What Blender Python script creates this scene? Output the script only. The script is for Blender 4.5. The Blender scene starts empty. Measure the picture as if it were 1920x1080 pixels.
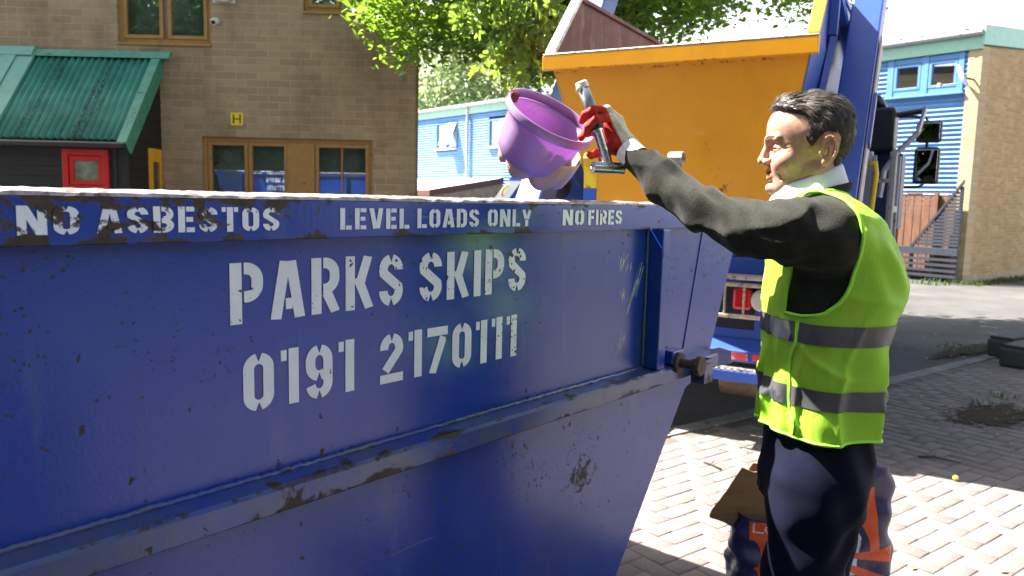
import bpy, bmesh, math, random
import numpy as np
from mathutils import Matrix, Vector
R = math.radians
random.seed(4)
rng = np.random.default_rng(4)
sc = bpy.context.scene

# ------------------------------------------------------------------ camera, sky, sun, exposure
FPX, CAMH, HORIZON, ROLL = 1450.0, 1.54, 168.0, .024
PITCH = math.atan(HORIZON / FPX)
cam_data = bpy.data.cameras.new('camera')
cam = bpy.data.objects.new('camera', cam_data)
sc.collection.objects.link(cam)
sc.camera = cam
cam_data.sensor_width = 36
cam_data.lens = FPX / 1920 * 36
cam_data.clip_start, cam_data.clip_end = .05, 2000
cam.matrix_world = Matrix.Translation((0, 0, CAMH)) @ Matrix.Rotation(R(90) - PITCH, 4, 'X') @ Matrix.Rotation(math.atan(ROLL), 4, 'Z')
cam_data.dof.use_dof = True
cam_data.dof.focus_distance = 1.75
cam_data.dof.aperture_fstop = 7.1

SUN_AZ = (.91, -.415)          # horizontal direction the light travels
SUN_EL = R(52)
world = bpy.data.worlds.new('World')
sc.world = world
world.use_nodes = True
wn = world.node_tree
sky = wn.nodes.new('ShaderNodeTexSky')
sky.sky_type = 'NISHITA'
sky.sun_disc = False
sky.sun_elevation = SUN_EL
sky.sun_rotation = math.atan2(-SUN_AZ[0], -SUN_AZ[1])
sky.air_density, sky.dust_density, sky.ozone_density = 1.0, 4.0, .6
# thin bright summer cloud over the clear sky
_geo = wn.nodes.new('ShaderNodeTexCoord'); _map = wn.nodes.new('ShaderNodeMapping'); _map.inputs['Scale'].default_value = (1, 1, 2.5)
_cn = wn.nodes.new('ShaderNodeTexNoise'); _cn.inputs['Scale'].default_value = 2.2; _cn.inputs['Detail'].default_value = 6
_cr = wn.nodes.new('ShaderNodeMapRange'); _cr.inputs[1].default_value = .12; _cr.inputs[2].default_value = .42
_mx = wn.nodes.new('ShaderNodeMix'); _mx.data_type = 'RGBA'; _mx.inputs[7].default_value = (8.5, 8.6, 8.7, 1)
wn.links.new(_geo.outputs['Generated'], _map.inputs[0]); wn.links.new(_map.outputs[0], _cn.inputs['Vector']); wn.links.new(_cn.outputs[0], _cr.inputs[0])
_sx = wn.nodes.new('ShaderNodeSeparateXYZ'); _lowb = wn.nodes.new('ShaderNodeMapRange'); _lowb.inputs[1].default_value = .62; _lowb.inputs[2].default_value = .35
_mul = wn.nodes.new('ShaderNodeMath'); _mul.operation = 'MULTIPLY'
wn.links.new(_geo.outputs['Generated'], _sx.inputs[0]); wn.links.new(_sx.outputs[2], _lowb.inputs[0]); wn.links.new(_lowb.outputs[0], _mul.inputs[0]); wn.links.new(_cr.outputs[0], _mul.inputs[1])
wn.links.new(_mul.outputs[0], _mx.inputs[0]); wn.links.new(sky.outputs['Color'], _mx.inputs[6])
wn.links.new(_mx.outputs[2], wn.nodes['Background'].inputs['Color'])
wn.nodes['Background'].inputs['Strength'].default_value = .05
sun_data = bpy.data.lights.new('sun', 'SUN')
sun_data.energy, sun_data.angle, sun_data.color = 5.0, R(.5), (1, .94, .85)
sun = bpy.data.objects.new('sun', sun_data)
sc.collection.objects.link(sun)
sun.location = (-8, 6, 12)
sun.rotation_euler = Vector((SUN_AZ[0] * math.cos(SUN_EL), SUN_AZ[1] * math.cos(SUN_EL), -math.sin(SUN_EL))).to_track_quat('-Z', 'Y').to_euler()
sc.view_settings.view_transform = 'Standard'
sc.view_settings.look = 'None'
sc.view_settings.exposure = 2.55
sc.view_settings.gamma = 1
sc.cycles.max_bounces = 8
sc.cycles.transparent_max_bounces = 12

# surveying: where a sight line from the camera station meets a known distance or plane
_f0 = np.array([0, math.cos(PITCH), -math.sin(PITCH)]); _u0 = np.array([0, math.sin(PITCH), math.cos(PITCH)]); _a = math.atan(ROLL)
_r = np.array([math.cos(_a), 0, 0]) + _u0 * math.sin(_a); _u = _u0 * math.cos(_a) - np.array([math.sin(_a), 0, 0])
CAM = np.array([0, 0, CAMH])
def sight(x, y): return _f0 * FPX + _r * (x - 960) + _u * (540 - y)
def at(x, y, Y): d = sight(x, y); return CAM + d * (Y / d[1])
def on_plane(x, y, p, n):
    d = sight(x, y); n = np.asarray(n, float)
    return CAM + d * (np.dot(np.asarray(p, float) - CAM, n) / np.dot(d, n))

# ------------------------------------------------------------------ objects
def link(name, data, parent=None, loc=None, rotz=0):
    o = bpy.data.objects.new(name, data)
    sc.collection.objects.link(o)
    if loc is not None: o.location = tuple(float(c) for c in loc)
    o.rotation_euler = (0, 0, rotz)
    if parent: o.parent = parent
    return o
def tag(o, label=None, cat=None, group=None, kind=None):
    if label: o['label'] = label
    if cat: o['category'] = cat
    if group: o['group'] = group
    if kind: o['kind'] = kind
    return o
def thing(name, label, cat, loc=(0, 0, 0), rotz=0, group=None):
    return tag(link(name, None, None, loc, rotz), label, cat, group)
def raw(name, V, F, m, parent=None, smooth=False, loc=None, rotz=0, sub=None):
    me = bpy.data.meshes.new(name)
    V = np.asarray(V, np.float32)
    if isinstance(F, np.ndarray) and F.ndim == 2:
        n, k = F.shape
        me.vertices.add(len(V)); me.vertices.foreach_set('co', V.ravel())
        me.loops.add(n * k); me.loops.foreach_set('vertex_index', F.astype(np.int32).ravel())
        me.polygons.add(n)
        me.polygons.foreach_set('loop_start', np.arange(0, n * k, k, dtype=np.int32))
        me.polygons.foreach_set('loop_total', np.full(n, k, np.int32))
        me.update(calc_edges=True); me.validate()
    else:
        me.from_pydata(V.tolist(), [], [list(f) for f in F])
    for mm in (m if isinstance(m, (list, tuple)) else [m]): me.materials.append(mm)
    if smooth: me.polygons.foreach_set('use_smooth', [True] * len(me.polygons))
    o = link(name, me, parent, loc, rotz)
    return o
def bevel(o, w=.004, seg=2, ang=40):
    b = o.modifiers.new('bevel', 'BEVEL'); b.width = w; b.segments = seg; b.limit_method = 'ANGLE'; b.angle_limit = R(ang)
    return o
def copy_tree(o, parent=None):
    c = o.copy(); sc.collection.objects.link(c)
    if parent: c.parent = parent
    for ch in [k for k in sc.collection.objects if k.parent == o]: copy_tree(ch, c)
    return c

class MB:
    """collects shapes, builds ONE mesh object"""
    def __init__(s): s.V, s.F = [], []
    def add(s, V, F):
        n = len(s.V); s.V += [tuple(float(c) for c in v) for v in V]; s.F += [tuple(i + n for i in f) for f in F]; return s
    def box(s, x0, x1, y0, y1, z0, z1):
        return s.add([(x0, y0, z0), (x1, y0, z0), (x1, y1, z0), (x0, y1, z0), (x0, y0, z1), (x1, y0, z1), (x1, y1, z1), (x0, y1, z1)],
                     [(0, 3, 2, 1), (4, 5, 6, 7), (0, 1, 5, 4), (1, 2, 6, 5), (2, 3, 7, 6), (3, 0, 4, 7)])
    def prism(s, pts, d):
        """planar polygon (3-D points) swept by vector d"""
        n = len(pts); P = [np.array(p, float) for p in pts]; d = np.array(d, float)
        V = P + [p + d for p in P]
        F = [tuple(range(n - 1, -1, -1)), tuple(range(n, 2 * n))] + [(i, (i + 1) % n, n + (i + 1) % n, n + i) for i in range(n)]
        nrm = sum((np.cross(P[i] - P[0], P[i + 1] - P[0]) for i in range(1, n - 1)), np.zeros(3))
        if np.dot(nrm, d) < 0: F = [f[::-1] for f in F]
        return s.add(V, F)
    def bar(s, a, b, w, h, up=(0, 0, 1)):
        a, b = np.array(a, float), np.array(b, float); t = (b - a) / np.linalg.norm(b - a)
        sd = np.cross(t, up); sd /= np.linalg.norm(sd); u = np.cross(sd, t)
        return s.prism([a - sd * w / 2 - u * h / 2, a + sd * w / 2 - u * h / 2, a + sd * w / 2 + u * h / 2, a - sd * w / 2 + u * h / 2], b - a)
    def tube(s, pts, r, n=10, cap=True):
        P = [np.array(p, float) for p in pts]; rr = r if isinstance(r, (list, tuple)) else [r] * len(P)
        V, F, up = [], [], None
        for i, p in enumerate(P):
            t = P[min(i + 1, len(P) - 1)] - P[max(i - 1, 0)]; t /= np.linalg.norm(t) + 1e-12
            if up is None:
                up = np.cross(t, (0, 0, 1)) if abs(t[2]) < .9 else np.cross(t, (1, 0, 0))
            up = up - t * np.dot(up, t); up /= np.linalg.norm(up); w = np.cross(t, up)
            V += [p + rr[i] * (math.cos(a) * up + math.sin(a) * w) for a in (2 * math.pi * k / n for k in range(n))]
        for i in range(len(P) - 1):
            F += [(i * n + k, i * n + (k + 1) % n, (i + 1) * n + (k + 1) % n, (i + 1) * n + k) for k in range(n)]
        if cap: F += [tuple(range(n - 1, -1, -1)), tuple(range((len(P) - 1) * n, len(P) * n))]
        return s.add(V, F)
    def build(s, name, m, parent=None, smooth=False, bev=0, loc=None, rotz=0):
        o = raw(name, s.V, s.F, m, parent, smooth, loc, rotz)
        if bev: bevel(o, bev)
        return o
def autosmooth(o, ang=35):
    for p in o.data.polygons: p.use_smooth = True
    bm = bmesh.new(); bm.from_mesh(o.data)
    bmesh.ops.recalc_face_normals(bm, faces=bm.faces)
    for e in bm.edges:
        if len(e.link_faces) == 2 and e.calc_face_angle(0) > R(ang): e.smooth = False
    bm.to_mesh(o.data); bm.free()
    return o
def lathe(prof, n=32, phi0=0, phi1=2 * math.pi):
    V, F = [], []
    full = abs(phi1 - phi0 - 2 * math.pi) < 1e-6
    m = n if full else n + 1
    for r_, z in prof:
        for k in range(m):
            a = phi0 + (phi1 - phi0) * k / n
            V.append((r_ * math.cos(a), r_ * math.sin(a), z))
    for i in range(len(prof) - 1):
        for k in range(n):
            k2 = (k + 1) % m
            F.append((i * m + k, i * m + k2, (i + 1) * m + k2, (i + 1) * m + k))
    return V, F

# ------------------------------------------------------------------ materials
class NT:
    def __init__(s, name):
        s.m = bpy.data.materials.new(name); s.m.use_nodes = True
        s.t = s.m.node_tree; s.bsdf = s.t.nodes['Principled BSDF']; s.out = s.t.nodes['Material Output']
        s.co = s.t.nodes.new('ShaderNodeTexCoord').outputs['Object']
    def n(s, typ, ins=None, **attrs):
        k = s.t.nodes.new('ShaderNode' + typ)
        for a, v in attrs.items(): setattr(k, a, v)
        for i, v in (ins or {}).items(): s.put(k.inputs[i], v)
        return k
    def put(s, sock, v):
        if hasattr(v, 'is_output'): s.t.links.new(v, sock)
        elif hasattr(v, 'outputs'): s.t.links.new(v.outputs[0], sock)
        elif isinstance(v, (tuple, list)) and sock.type == 'RGBA' and len(v) == 3: sock.default_value = (*v, 1)
        else: sock.default_value = v
    def math(s, op, a, b=0, c=0): return s.n('Math', {0: a, 1: b, 2: c}, operation=op).outputs[0]
    def scaled(s, sx, sy, sz, rot=(0, 0, 0), co=None): return s.n('Mapping', {0: co or s.co, 2: rot, 3: (sx, sy, sz)}).outputs[0]
    def noise(s, scale, detail=4, rough=.6, co=None, dist=0): return s.n('TexNoise', {'Vector': co or s.co, 'Scale': scale, 'Detail': detail, 'Roughness': rough, 'Distortion': dist}).outputs[0]
    def ramp(s, f, a, b, lo=0., hi=1.): return s.n('MapRange', {0: f, 1: a, 2: b, 3: lo, 4: hi}, clamp=True).outputs[0]
    def mix(s, f, a, b, mode='MIX'):
        k = s.n('Mix', {}, data_type='RGBA', blend_type=mode)
        s.put(k.inputs[0], f); s.put(k.inputs[6], a); s.put(k.inputs[7], b)
        return k.outputs[2]
    def bump(s, h, strength=.3, dist=.01, normal=None):
        d = {'Height': h, 'Strength': strength, 'Distance': dist}
        if normal is not None: d['Normal'] = normal
        s.nrm = s.n('Bump', d).outputs[0]
        s.put(s.bsdf.inputs['Normal'], s.nrm); return s.nrm
    def set(s, **kw):
        names = dict(col='Base Color', rough='Roughness', metal='Metallic', spec='Specular IOR Level', coat='Coat Weight', coatr='Coat Roughness', trans='Transmission Weight', alpha='Alpha', sheen='Sheen Weight', sss='Subsurface Weight')
        for k, v in kw.items(): s.put(s.bsdf.inputs[names[k]], v)
        return s

def mat(name, col, rough=.6, metal=0., var=.15, vs=6., bump=0., bs=60., dirt=0., dcol=(.05, .04, .03), ds=9., spec=.5, coat=0., stretch=(1, 1, 1)):
    t = NT(name)
    c = t.scaled(*stretch) if stretch != (1, 1, 1) else t.co
    base = t.mix(t.ramp(t.noise(vs, 5, co=c), .3, .7), tuple(x * (1 - var) for x in col), tuple(min(1, x * (1 + var)) for x in col))
    if dirt: base = t.mix(t.ramp(t.noise(ds, 8, .7, co=c), .62 - dirt * .3, .72 - dirt * .2), base, dcol)
    t.set(col=base, rough=t.ramp(t.noise(vs * 3, 4), .3, .7, max(0, rough - .08), min(1, rough + .08)), metal=metal, spec=spec, coat=coat)
    if bump: t.bump(t.noise(bs, 5), bump, .01)
    return t.m

def rust_masks(t, chips, rust, scale=44.):
    """small round chips in loose clusters + eaten patches; in object coordinates so lettering shares them with the steel below"""
    vor = t.n('TexVoronoi', {'Vector': t.n('VectorMath', {0: t.co, 1: t.n('VectorMath', {0: t.n('TexNoise', {'Vector': t.co, 'Scale': 85.}).outputs[1], 1: (.022, .022, .022)}, operation='MULTIPLY').outputs[0]}, operation='ADD').outputs[0], 'Scale': scale}, feature='F1')
    rnd = t.n('SeparateColor', {0: vor.outputs['Color']}).outputs[0]
    cl = t.ramp(t.noise(2.6, 3), .38, .68)
    size = t.math('MULTIPLY', t.math('POWER', rnd, 4.), t.math('MULTIPLY_ADD', cl, .20 * chips, .10 * chips))
    spot = t.math('LESS_THAN', vor.outputs['Distance'], size)
    vor2 = t.n('TexVoronoi', {'Vector': t.co, 'Scale': scale * 3.3}, feature='F1')
    rnd2 = t.n('SeparateColor', {0: vor2.outputs['Color']}).outputs[1]
    spot2 = t.math('LESS_THAN', vor2.outputs['Distance'], t.math('MULTIPLY', t.math('POWER', rnd2, 9.), t.math('MULTIPLY', t.ramp(t.noise(4., 3), .45, .7), .60 * chips)))
    m = t.math('MAXIMUM', spot, spot2)
    if rust is not None: m = t.math('MAXIMUM', m, rust)
    return m
def rust_color(t):
    return t.mix(t.ramp(t.noise(55, 6), .35, .65), (.011, .008, .007), (.048, .025, .015))
def skip_paint(name, chips=1., rust_amt=0., edge=None, pale=None, dents=True):
    t = NT(name)
    base = t.mix(t.ramp(t.noise(1.3, 3), .3, .7), (.006, .038, .310), (.013, .047, .285))
    base = t.mix(t.ramp(t.noise(22, 8, .7), .55, .8, 0, .35), base, (.07, .085, .22))
    # faint wiping marks and fine scratches
    sc1 = t.ramp(t.noise(7, 5, .6, co=t.scaled(1.2, 9, .25, (0, R(8), 0))), .60, .66, 0, .22)
    base = t.mix(sc1, base, (.10, .12, .28))
    sc2 = t.ramp(t.noise(9, 7, .75, co=t.scaled(.35, 4, 3.2, (0, R(22), 0))), .705, .72, 0, .5)
    base = t.mix(sc2, base, (.20, .24, .36))
    sc3 = t.ramp(t.noise(3.2, 8, .72, co=t.scaled(.5, 1, 7, (0, R(-6), 0)), dist=.3), .665, .68, 0, .5)
    base = t.mix(sc3, base, (.12, .15, .30))
    grime = t.ramp(t.noise(2.1, 8, .72, co=t.scaled(1, 1, .45)), .50, .76, 0, .40)
    base = t.mix(grime, base, (.040, .052, .125))
    runs = t.ramp(t.noise(5.5, 6, .65, co=t.scaled(7, 7, .35)), .60, .72, 0, .4)
    base = t.mix(runs, base, (.030, .040, .105))
    rust = None
    if rust_amt:
        n1 = t.noise(7.5, 9, .72, co=t.scaled(1, 1, 1.6), dist=.5)
        rust = t.ramp(n1, .66 - .2 * rust_amt, .675 - .2 * rust_amt)
    if edge is not None:
        rust = edge(t) if rust is None else t.math('MAXIMUM', rust, edge(t))
    if pale is not None: base = pale(t, base)
    m = rust_masks(t, chips, rust)
    halo = t.ramp(t.noise(30, 6), .35, .7)
    t.set(col=t.mix(m, base, rust_color(t)), rough=t.math('MULTIPLY_ADD', m, .45, t.ramp(t.noise(18, 5), .3, .7, .19, .26)), spec=.55)
    h = t.math('MULTIPLY_ADD', m, -.5, t.noise(140, 3))
    nb = t.bump(h, .07, .004)
    if dents: t.bump(t.noise(1.7, 2), .25, .02, nb)
    return t.m
def stencil_paint(name, chips=1., rust_amt=0., edge=None):
    t = NT(name)
    rust = None
    if rust_amt:
        n1 = t.noise(7.5, 9, .72, co=t.scaled(1, 1, 1.6), dist=.5)
        rust = t.ramp(n1, .66 - .2 * rust_amt, .675 - .2 * rust_amt)
    if edge is not None: rust = edge(t) if rust is None else t.math('MAXIMUM', rust, edge(t))
    m = rust_masks(t, chips, rust)
    base = t.mix(t.ramp(t.noise(14, 6), .3, .75), (.74, .78, .84), (.58, .63, .74))
    base = t.mix(t.ramp(t.noise(38, 8, .75), .62, .70, 0, .55), base, (.16, .20, .42))
    t.set(col=t.mix(m, base, rust_color(t)), rough=.5)
    return t.m
def brick(name, c1, c2, mortar, w=.30, h=.10, stain=.5, ms=.008, along=(1, 0)):
    t = NT(name)
    sx = t.n('SeparateXYZ', {0: t.co})
    u = sx.outputs[0] if along == (1, 0) else sx.outputs[1]
    v = t.n('CombineXYZ', {0: u, 1: sx.outputs[2]}).outputs[0]
    wob = t.n('VectorMath', {0: v, 1: t.n('VectorMath', {0: t.n('TexNoise', {'Vector': v, 'Scale': 9.}).outputs[1], 1: (.012, .012, 0)}, operation='MULTIPLY').outputs[0]}, operation='ADD').outputs[0]
    b = t.n('TexBrick', {'Vector': wob, 'Color1': c1, 'Color2': c2, 'Mortar': mortar, 'Scale': 1., 'Mortar Size': ms, 'Mortar Smooth': .35, 'Bias': -.1, 'Brick Width': w, 'Row Height': h})
    b.offset = .5
    col = t.mix(t.ramp(t.noise(30, 8, .75, co=v), .3, .75, 0, .35), b.outputs[0], tuple(x * .62 for x in c1))
    col = t.mix(t.ramp(t.noise(1.1, 6, .65, co=t.scaled(1, .45, 1, co=v)), .48, .72, 0, stain), col, tuple(x * .42 for x in c1))
    col = t.mix(t.ramp(t.noise(3.0, 5, .6, co=v), .55, .75, 0, .35), col, tuple(min(1, x * 1.35) for x in c2))
    t.set(col=col, rough=.9, spec=.2)
    hgt = t.math('MULTIPLY_ADD', b.outputs[1], -1.2, t.noise(60, 6, co=v))
    t.bump(hgt, .6, .012)
    return t.m
def leaf_mat(name, c, tr, rough=.45, amount=.5):
    t = NT(name)
    rnd = t.n('NewGeometry').outputs['Random Per Island']
    col = t.mix(rnd, tuple(x * .7 for x in c), tuple(x * 1.35 for x in c))
    trc = t.mix(rnd, tuple(x * .75 for x in tr), tuple(min(1, x * 1.25) for x in tr))
    t.set(col=col, rough=rough, spec=.4)
    ts = t.n('BsdfTranslucent', {0: trc})
    t.put(t.out.inputs[0], t.n('MixShader', {0: amount, 1: t.bsdf, 2: ts}))
    return t.m
def glass_mat(name, tint=(.75, .8, .8), base=.12, rough=.005):
    t = NT(name)
    fr = t.n('LayerWeight', {0: .35}).outputs['Fresnel']
    g = t.n('BsdfGlossy', {'Color': (.95, .97, 1), 'Roughness': rough}); tr = t.n('BsdfTransparent', {0: tint})
    t.put(t.out.inputs[0], t.n('MixShader', {0: t.math('ADD', t.math('MULTIPLY', fr, .9), base), 1: tr, 2: g}))
    return t.m
# ------------------------------------------------------------------ ground, road, paving
t = NT('asphalt')
vor = t.n('TexVoronoi', {'Vector': t.co, 'Scale': 140.})
c = t.mix(t.n('SeparateColor', {0: vor.outputs['Color']}).outputs[0], (.045, .045, .048), (.090, .088, .087))
c = t.mix(t.ramp(t.noise(.7, 6, .65), .4, .7, 0, .7), c, (.13, .125, .12))
c = t.mix(t.ramp(t.noise(16, 7, .75), .66, .70, 0, .8), c, (.16, .15, .12))
t.set(col=c, rough=.92, spec=.25); t.bump(vor.outputs['Distance'], .7, .006)
M_ASPHALT = t.m
o = raw('road', [(-400, -400, 0), (400, -400, 0), (400, 600, 0), (-400, 600, 0)], [(0, 1, 2, 3)], M_ASPHALT)
tag(o, 'grey asphalt road and yard surface', 'road', kind='structure')
E1, E2 = np.array([.8, .6, 0]), np.array([-.6, .8, 0])
KERB = 3.30
t = NT('paver')
rnd = t.n('NewGeometry').outputs['Random Per Island']
c = t.mix(rnd, (.130, .114, .110), (.168, .150, .144))
c = t.mix(t.ramp(t.noise(90, 6, .75), .52, .62, 0, .55), c, (.24, .21, .20))
c = t.mix(t.ramp(t.noise(2.2, 6, .7), .5, .72, 0, .45), c, (.15, .12, .10))
c = t.mix(t.ramp(t.noise(40, 6, .75), .68, .72, 0, .8), c, (.06, .05, .045))
t.set(col=c, rough=.9, spec=.25); t.bump(t.noise(220, 4), .5, .004)
M_PAVER = t.m
V, F = [], []
S = .1
gap = .0026
for ix in range(-22, 104):
    for iy in range(-26, int(KERB / S)):
        k = (ix - iy) % 4
        if k == 0: w, h = 2, 1
        elif k == 3: w, h = 1, 2
        else: continue
        x0, x1, y0, y1 = ix * S + gap, (ix + w) * S - gap, iy * S + gap, min((iy + h) * S, KERB) - gap
        cx, cy = (x0 + x1) / 2, (y0 + y1) / 2
        P = E1 * cx + E2 * cy
        if P[1] > 9.5 or P[0] < -2.6 or P[1] < -2.2: continue
        zt = .014 + rng.normal() * .0008; tx, ty = rng.normal(0, .003, 2); jx, jy = rng.normal(0, .0012, 2)
        b = .0035
        n = len(V)
        for (a0, a1, c0, c1, zz) in ((x0, x1, y0, y1, -.02), (x0, x1, y0, y1, zt - .003), (x0 + b, x1 - b, y0 + b, y1 - b, zt)):
            for (a, cc) in ((a0, c0), (a1, c0), (a1, c1), (a0, c1)):
                q = E1 * (a + jx) + E2 * (cc + jy)
                V.append((q[0], q[1], zz + (tx * (a - cx) + ty * (cc - cy) if zz > 0 else 0)))
        for L in (0, 4):
            F += [(n + L + i, n + L + (i + 1) % 4, n + L + 4 + (i + 1) % 4, n + L + 4 + i) for i in range(4)]
        F.append((n + 8, n + 9, n + 10, n + 11))
o = raw('paving', V, np.array(F), M_PAVER)
tag(o, 'pinkish herringbone block paving', 'paving', kind='structure')
M_JOINT = mat('joint_sand', (.10, .088, .078), .95, bump=.6, bs=120, var=.4)
q = [E1 * a + E2 * b for a, b in ((-2.4, -2.8), (10.5, -2.8), (10.5, KERB), (-2.4, KERB))]
o = raw('paving_bed', [(p[0], p[1], .0095) for p in q], [(0, 1, 2, 3)], M_JOINT)
tag(o, 'dark sand between the paving blocks', 'sand', kind='structure')
M_KERB = mat('kerb_stone', (.16, .155, .15), .9, bump=.5, bs=90, var=.25, dirt=.25)
mb = MB()
for k in range(13):
    a0, a1 = -2 + k * .915, -2 + (k + 1) * .915 - .006
    q = [E1 * a + E2 * b for a, b in ((a0, KERB + .004), (a1, KERB + .004), (a1, KERB + .125), (a0, KERB + .125))]
    mb.prism([(p[0], p[1], -.05) for p in q], (0, 0, .05 + .021 + random.uniform(-.002, .002)))
tag(mb.build('kerb', M_KERB, bev=.006), 'flush concrete edging kerb', 'kerb', kind='structure')
# soil patch and verge
M_SOIL = NT('soil'); t = M_SOIL
c = t.mix(t.ramp(t.noise(60, 7, .75), .35, .65), (.030, .024, .018), (.075, .06, .042))
c = t.mix(t.ramp(t.noise(150, 4), .66, .70), c, (.20, .17, .12))
rad = t.n('VertexColor', layer_name='tint').outputs[0]
k = t.ramp(t.math('ADD', t.noise(14, 8, .75), t.math('MULTIPLY', t.n('SeparateColor', {0: rad}).outputs[0], .55)), .78, .84)
t.set(col=c, rough=.97, spec=.1); t.bump(t.noise(70, 6), 1., .02)
t.put(t.out.inputs[0], t.n('MixShader', {0: k, 1: t.n('BsdfTransparent'), 2: t.bsdf})); M_SOIL = t.m
def blob(cx, cy, rx, ry, z, n=48, rot=.6, seed=1, rough=.22):
    rg = random.Random(seed); ph = [rg.uniform(0, 6.3) for _ in range(6)]
    V = [(cx, cy, z + .003)]
    for i in range(n):
        a = 2 * math.pi * i / n
        k = 1 + sum(rough / (j + 1.5) * math.sin((j + 2) * a + ph[j]) for j in range(6))
        x, y = rx * k * math.cos(a), ry * k * math.sin(a)
        V.append((cx + x * math.cos(rot) - y * math.sin(rot), cy + x * math.sin(rot) + y * math.cos(rot), z))
    return V, [(0, 1 + i, 1 + (i + 1) % n) for i in range(n)]
def soil_tint(o):
    a = o.data.color_attributes.new('tint', 'FLOAT_COLOR', 'POINT'); a.data.foreach_set('color', [1.] * 4 + [0, 0, 0, 1.] * (len(o.data.vertices) - 1)); return o
V, F = blob(3.62, 5.62, 1.0, .45, .020, seed=5)
tag(soil_tint(raw('soil', V, F, M_SOIL)), 'dark patch of soil on the paving', 'soil', kind='structure')
V, F = blob(5.0, 8.3, 1.3, .34, .0245, seed=8, rot=.64)
tag(soil_tint(raw('gutter_dirt', V, F, M_SOIL)), 'dirt gathered along the kerb', 'dirt', kind='structure')
def blades(name, spots, m, label, h=.09, n=40, spread=.12, w=.006, cat='grass'):
    V, F = [], []
    for (x, y, z) in spots:
        for _ in range(n):
            a = random.uniform(0, 6.28); r_ = spread * math.sqrt(random.random()); px, py = x + r_ * math.cos(a), y + r_ * math.sin(a)
            b = random.uniform(0, 6.28); hh = h * random.uniform(.4, 1.2); l = hh * random.uniform(.2, .8); d = np.array([math.cos(b), math.sin(b), 0]); s = np.array([-d[1], d[0], 0]) * w * random.uniform(.6, 1.3)
            p0 = np.array([px, py, z]); p1 = p0 + d * l * .4 + (0, 0, hh * .65); p2 = p0 + d * l + (0, 0, hh)
            k = len(V); V += [p0 - s, p0 + s, p1 + s * .7, p1 - s * .7, p2]; F += [(k, k + 1, k + 2, k + 3), (k + 3, k + 2, k + 4)]
    return tag(raw(name, V, F, m), label, cat, kind='stuff')
M_GRASS = leaf_mat('grass', (.05, .085, .02), (.10, .18, .02), .6, .3)
# ------------------------------------------------------------------ the blue skip
SD = 1.15
SY = math.atan2(sight(2200, 404)[0], sight(2200, 404)[1])
SU = np.array([math.sin(SY), math.cos(SY), 0]); SN = np.array([-SU[1], SU[0], 0])
skip = thing('waste_skip', 'large blue steel skip with white stencilled lettering, the man reaching over its rim', 'skip', SN * SD, math.pi / 2 - SY)
def fascia_rust(t):
    n1 = t.noise(9, 9, .74, co=t.scaled(1, 1, 1.5, (0, R(35), 0)), dist=.8)
    sx = t.n('SeparateXYZ', {0: t.co})
    thr = t.ramp(sx.outputs[0], .25, 1.05, .505, .635)
    edge_t = t.ramp(sx.outputs[2], 1.505, 1.532, 0, .10)
    edge_b = t.ramp(sx.outputs[2], 1.480, 1.462, 0, .13)
    v = t.math('SUBTRACT', t.math('ADD', t.math('ADD', n1, edge_t), edge_b), thr)
    return t.ramp(v, 0, .018)
def rail_rust(t):
    n1 = t.noise(8, 9, .74, dist=.6)
    sx = t.n('SeparateXYZ', {0: t.co})
    edge_b = t.ramp(sx.outputs[2], 1.022, 1.000, 0, .17)
    edge_t = t.math('MULTIPLY', t.ramp(t.math('ABSOLUTE', t.math('SUBTRACT', sx.outputs[2], 1.047)), .006, 0, 0, .13), 1.)
    return t.ramp(t.math('ADD', t.math('ADD', n1, edge_b), edge_t), .61, .65)
def rail_pale(t, base):
    return t.mix(t.ramp(t.noise(6, 7, .7), .35, .62, .15, .85), base, (.075, .088, .125))
def scuff_rust(t):
    # the big scrape low on the side and a few dragged streaks
    n1 = t.noise(34, 8, .78)
    d = t.n('VectorMath', {0: t.scaled(1, 1, 1.35), 1: (1.66, 0, .80 * 1.35)}, operation='DISTANCE').outputs['Value']
    patch = t.ramp(t.math('ADD', n1, t.ramp(d, 0, .16, .17, -.12)), .60, .615)
    st = t.noise(5, 6, .65, co=t.scaled(9, 9, .55))
    streak = t.math('MULTIPLY', t.ramp(st, .735, .745), t.ramp(t.noise(6, 4), .5, .56))
    return t.math('MAXIMUM', patch, streak)
M_SKIP = skip_paint('skip_paint', 1.2, edge=scuff_rust)
M_SKIP_RIM = skip_paint('skip_rim_paint', 1.1, edge=fascia_rust, dents=False)
M_SKIP_RAIL = skip_paint('skip_rail_paint', .9, edge=rail_rust, pale=rail_pale, dents=False)
M_SKIP_IN = mat('skip_inside', (.055, .035, .03), .85, var=.5, dirt=.4, dcol=(.12, .10, .09), bump=.5)
M_LETTER = stencil_paint('stencil_paint', 1.5, edge=scuff_rust)
M_LETTER_RIM = stencil_paint('stencil_paint_rim', 1.6, edge=fascia_rust)
M_WORN = mat('worn_steel_edge', (.36, .31, .30), .45, .3, var=.3, vs=20, dirt=.45, dcol=(.10, .05, .035), ds=30, bump=.3)
M_RUSTY = mat('rusty_steel', (.085, .055, .045), .75, .2, var=.4, vs=30, dirt=.5, dcol=(.14, .065, .03), ds=40, bump=.6, bs=90)
SW = 1.75                                         # width of the skip
def mir(s): return 1.5 - s
prof = [(2.578, 1.470), (2.372, .985), (2.235, .945), (1.58, .07), (mir(1.58), .07), (mir(2.235), .945), (mir(2.372), .985), (mir(2.578), 1.470)]
mb = MB()
mb.prism([(s, 0, z) for s, z in prof], (0, .006, 0))
mb.prism([(s, SW - .006, z) for s, z in prof], (0, .006, 0))
mb.build('side_plate', M_SKIP, skip)
mb = MB(); mi = MB()
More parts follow.
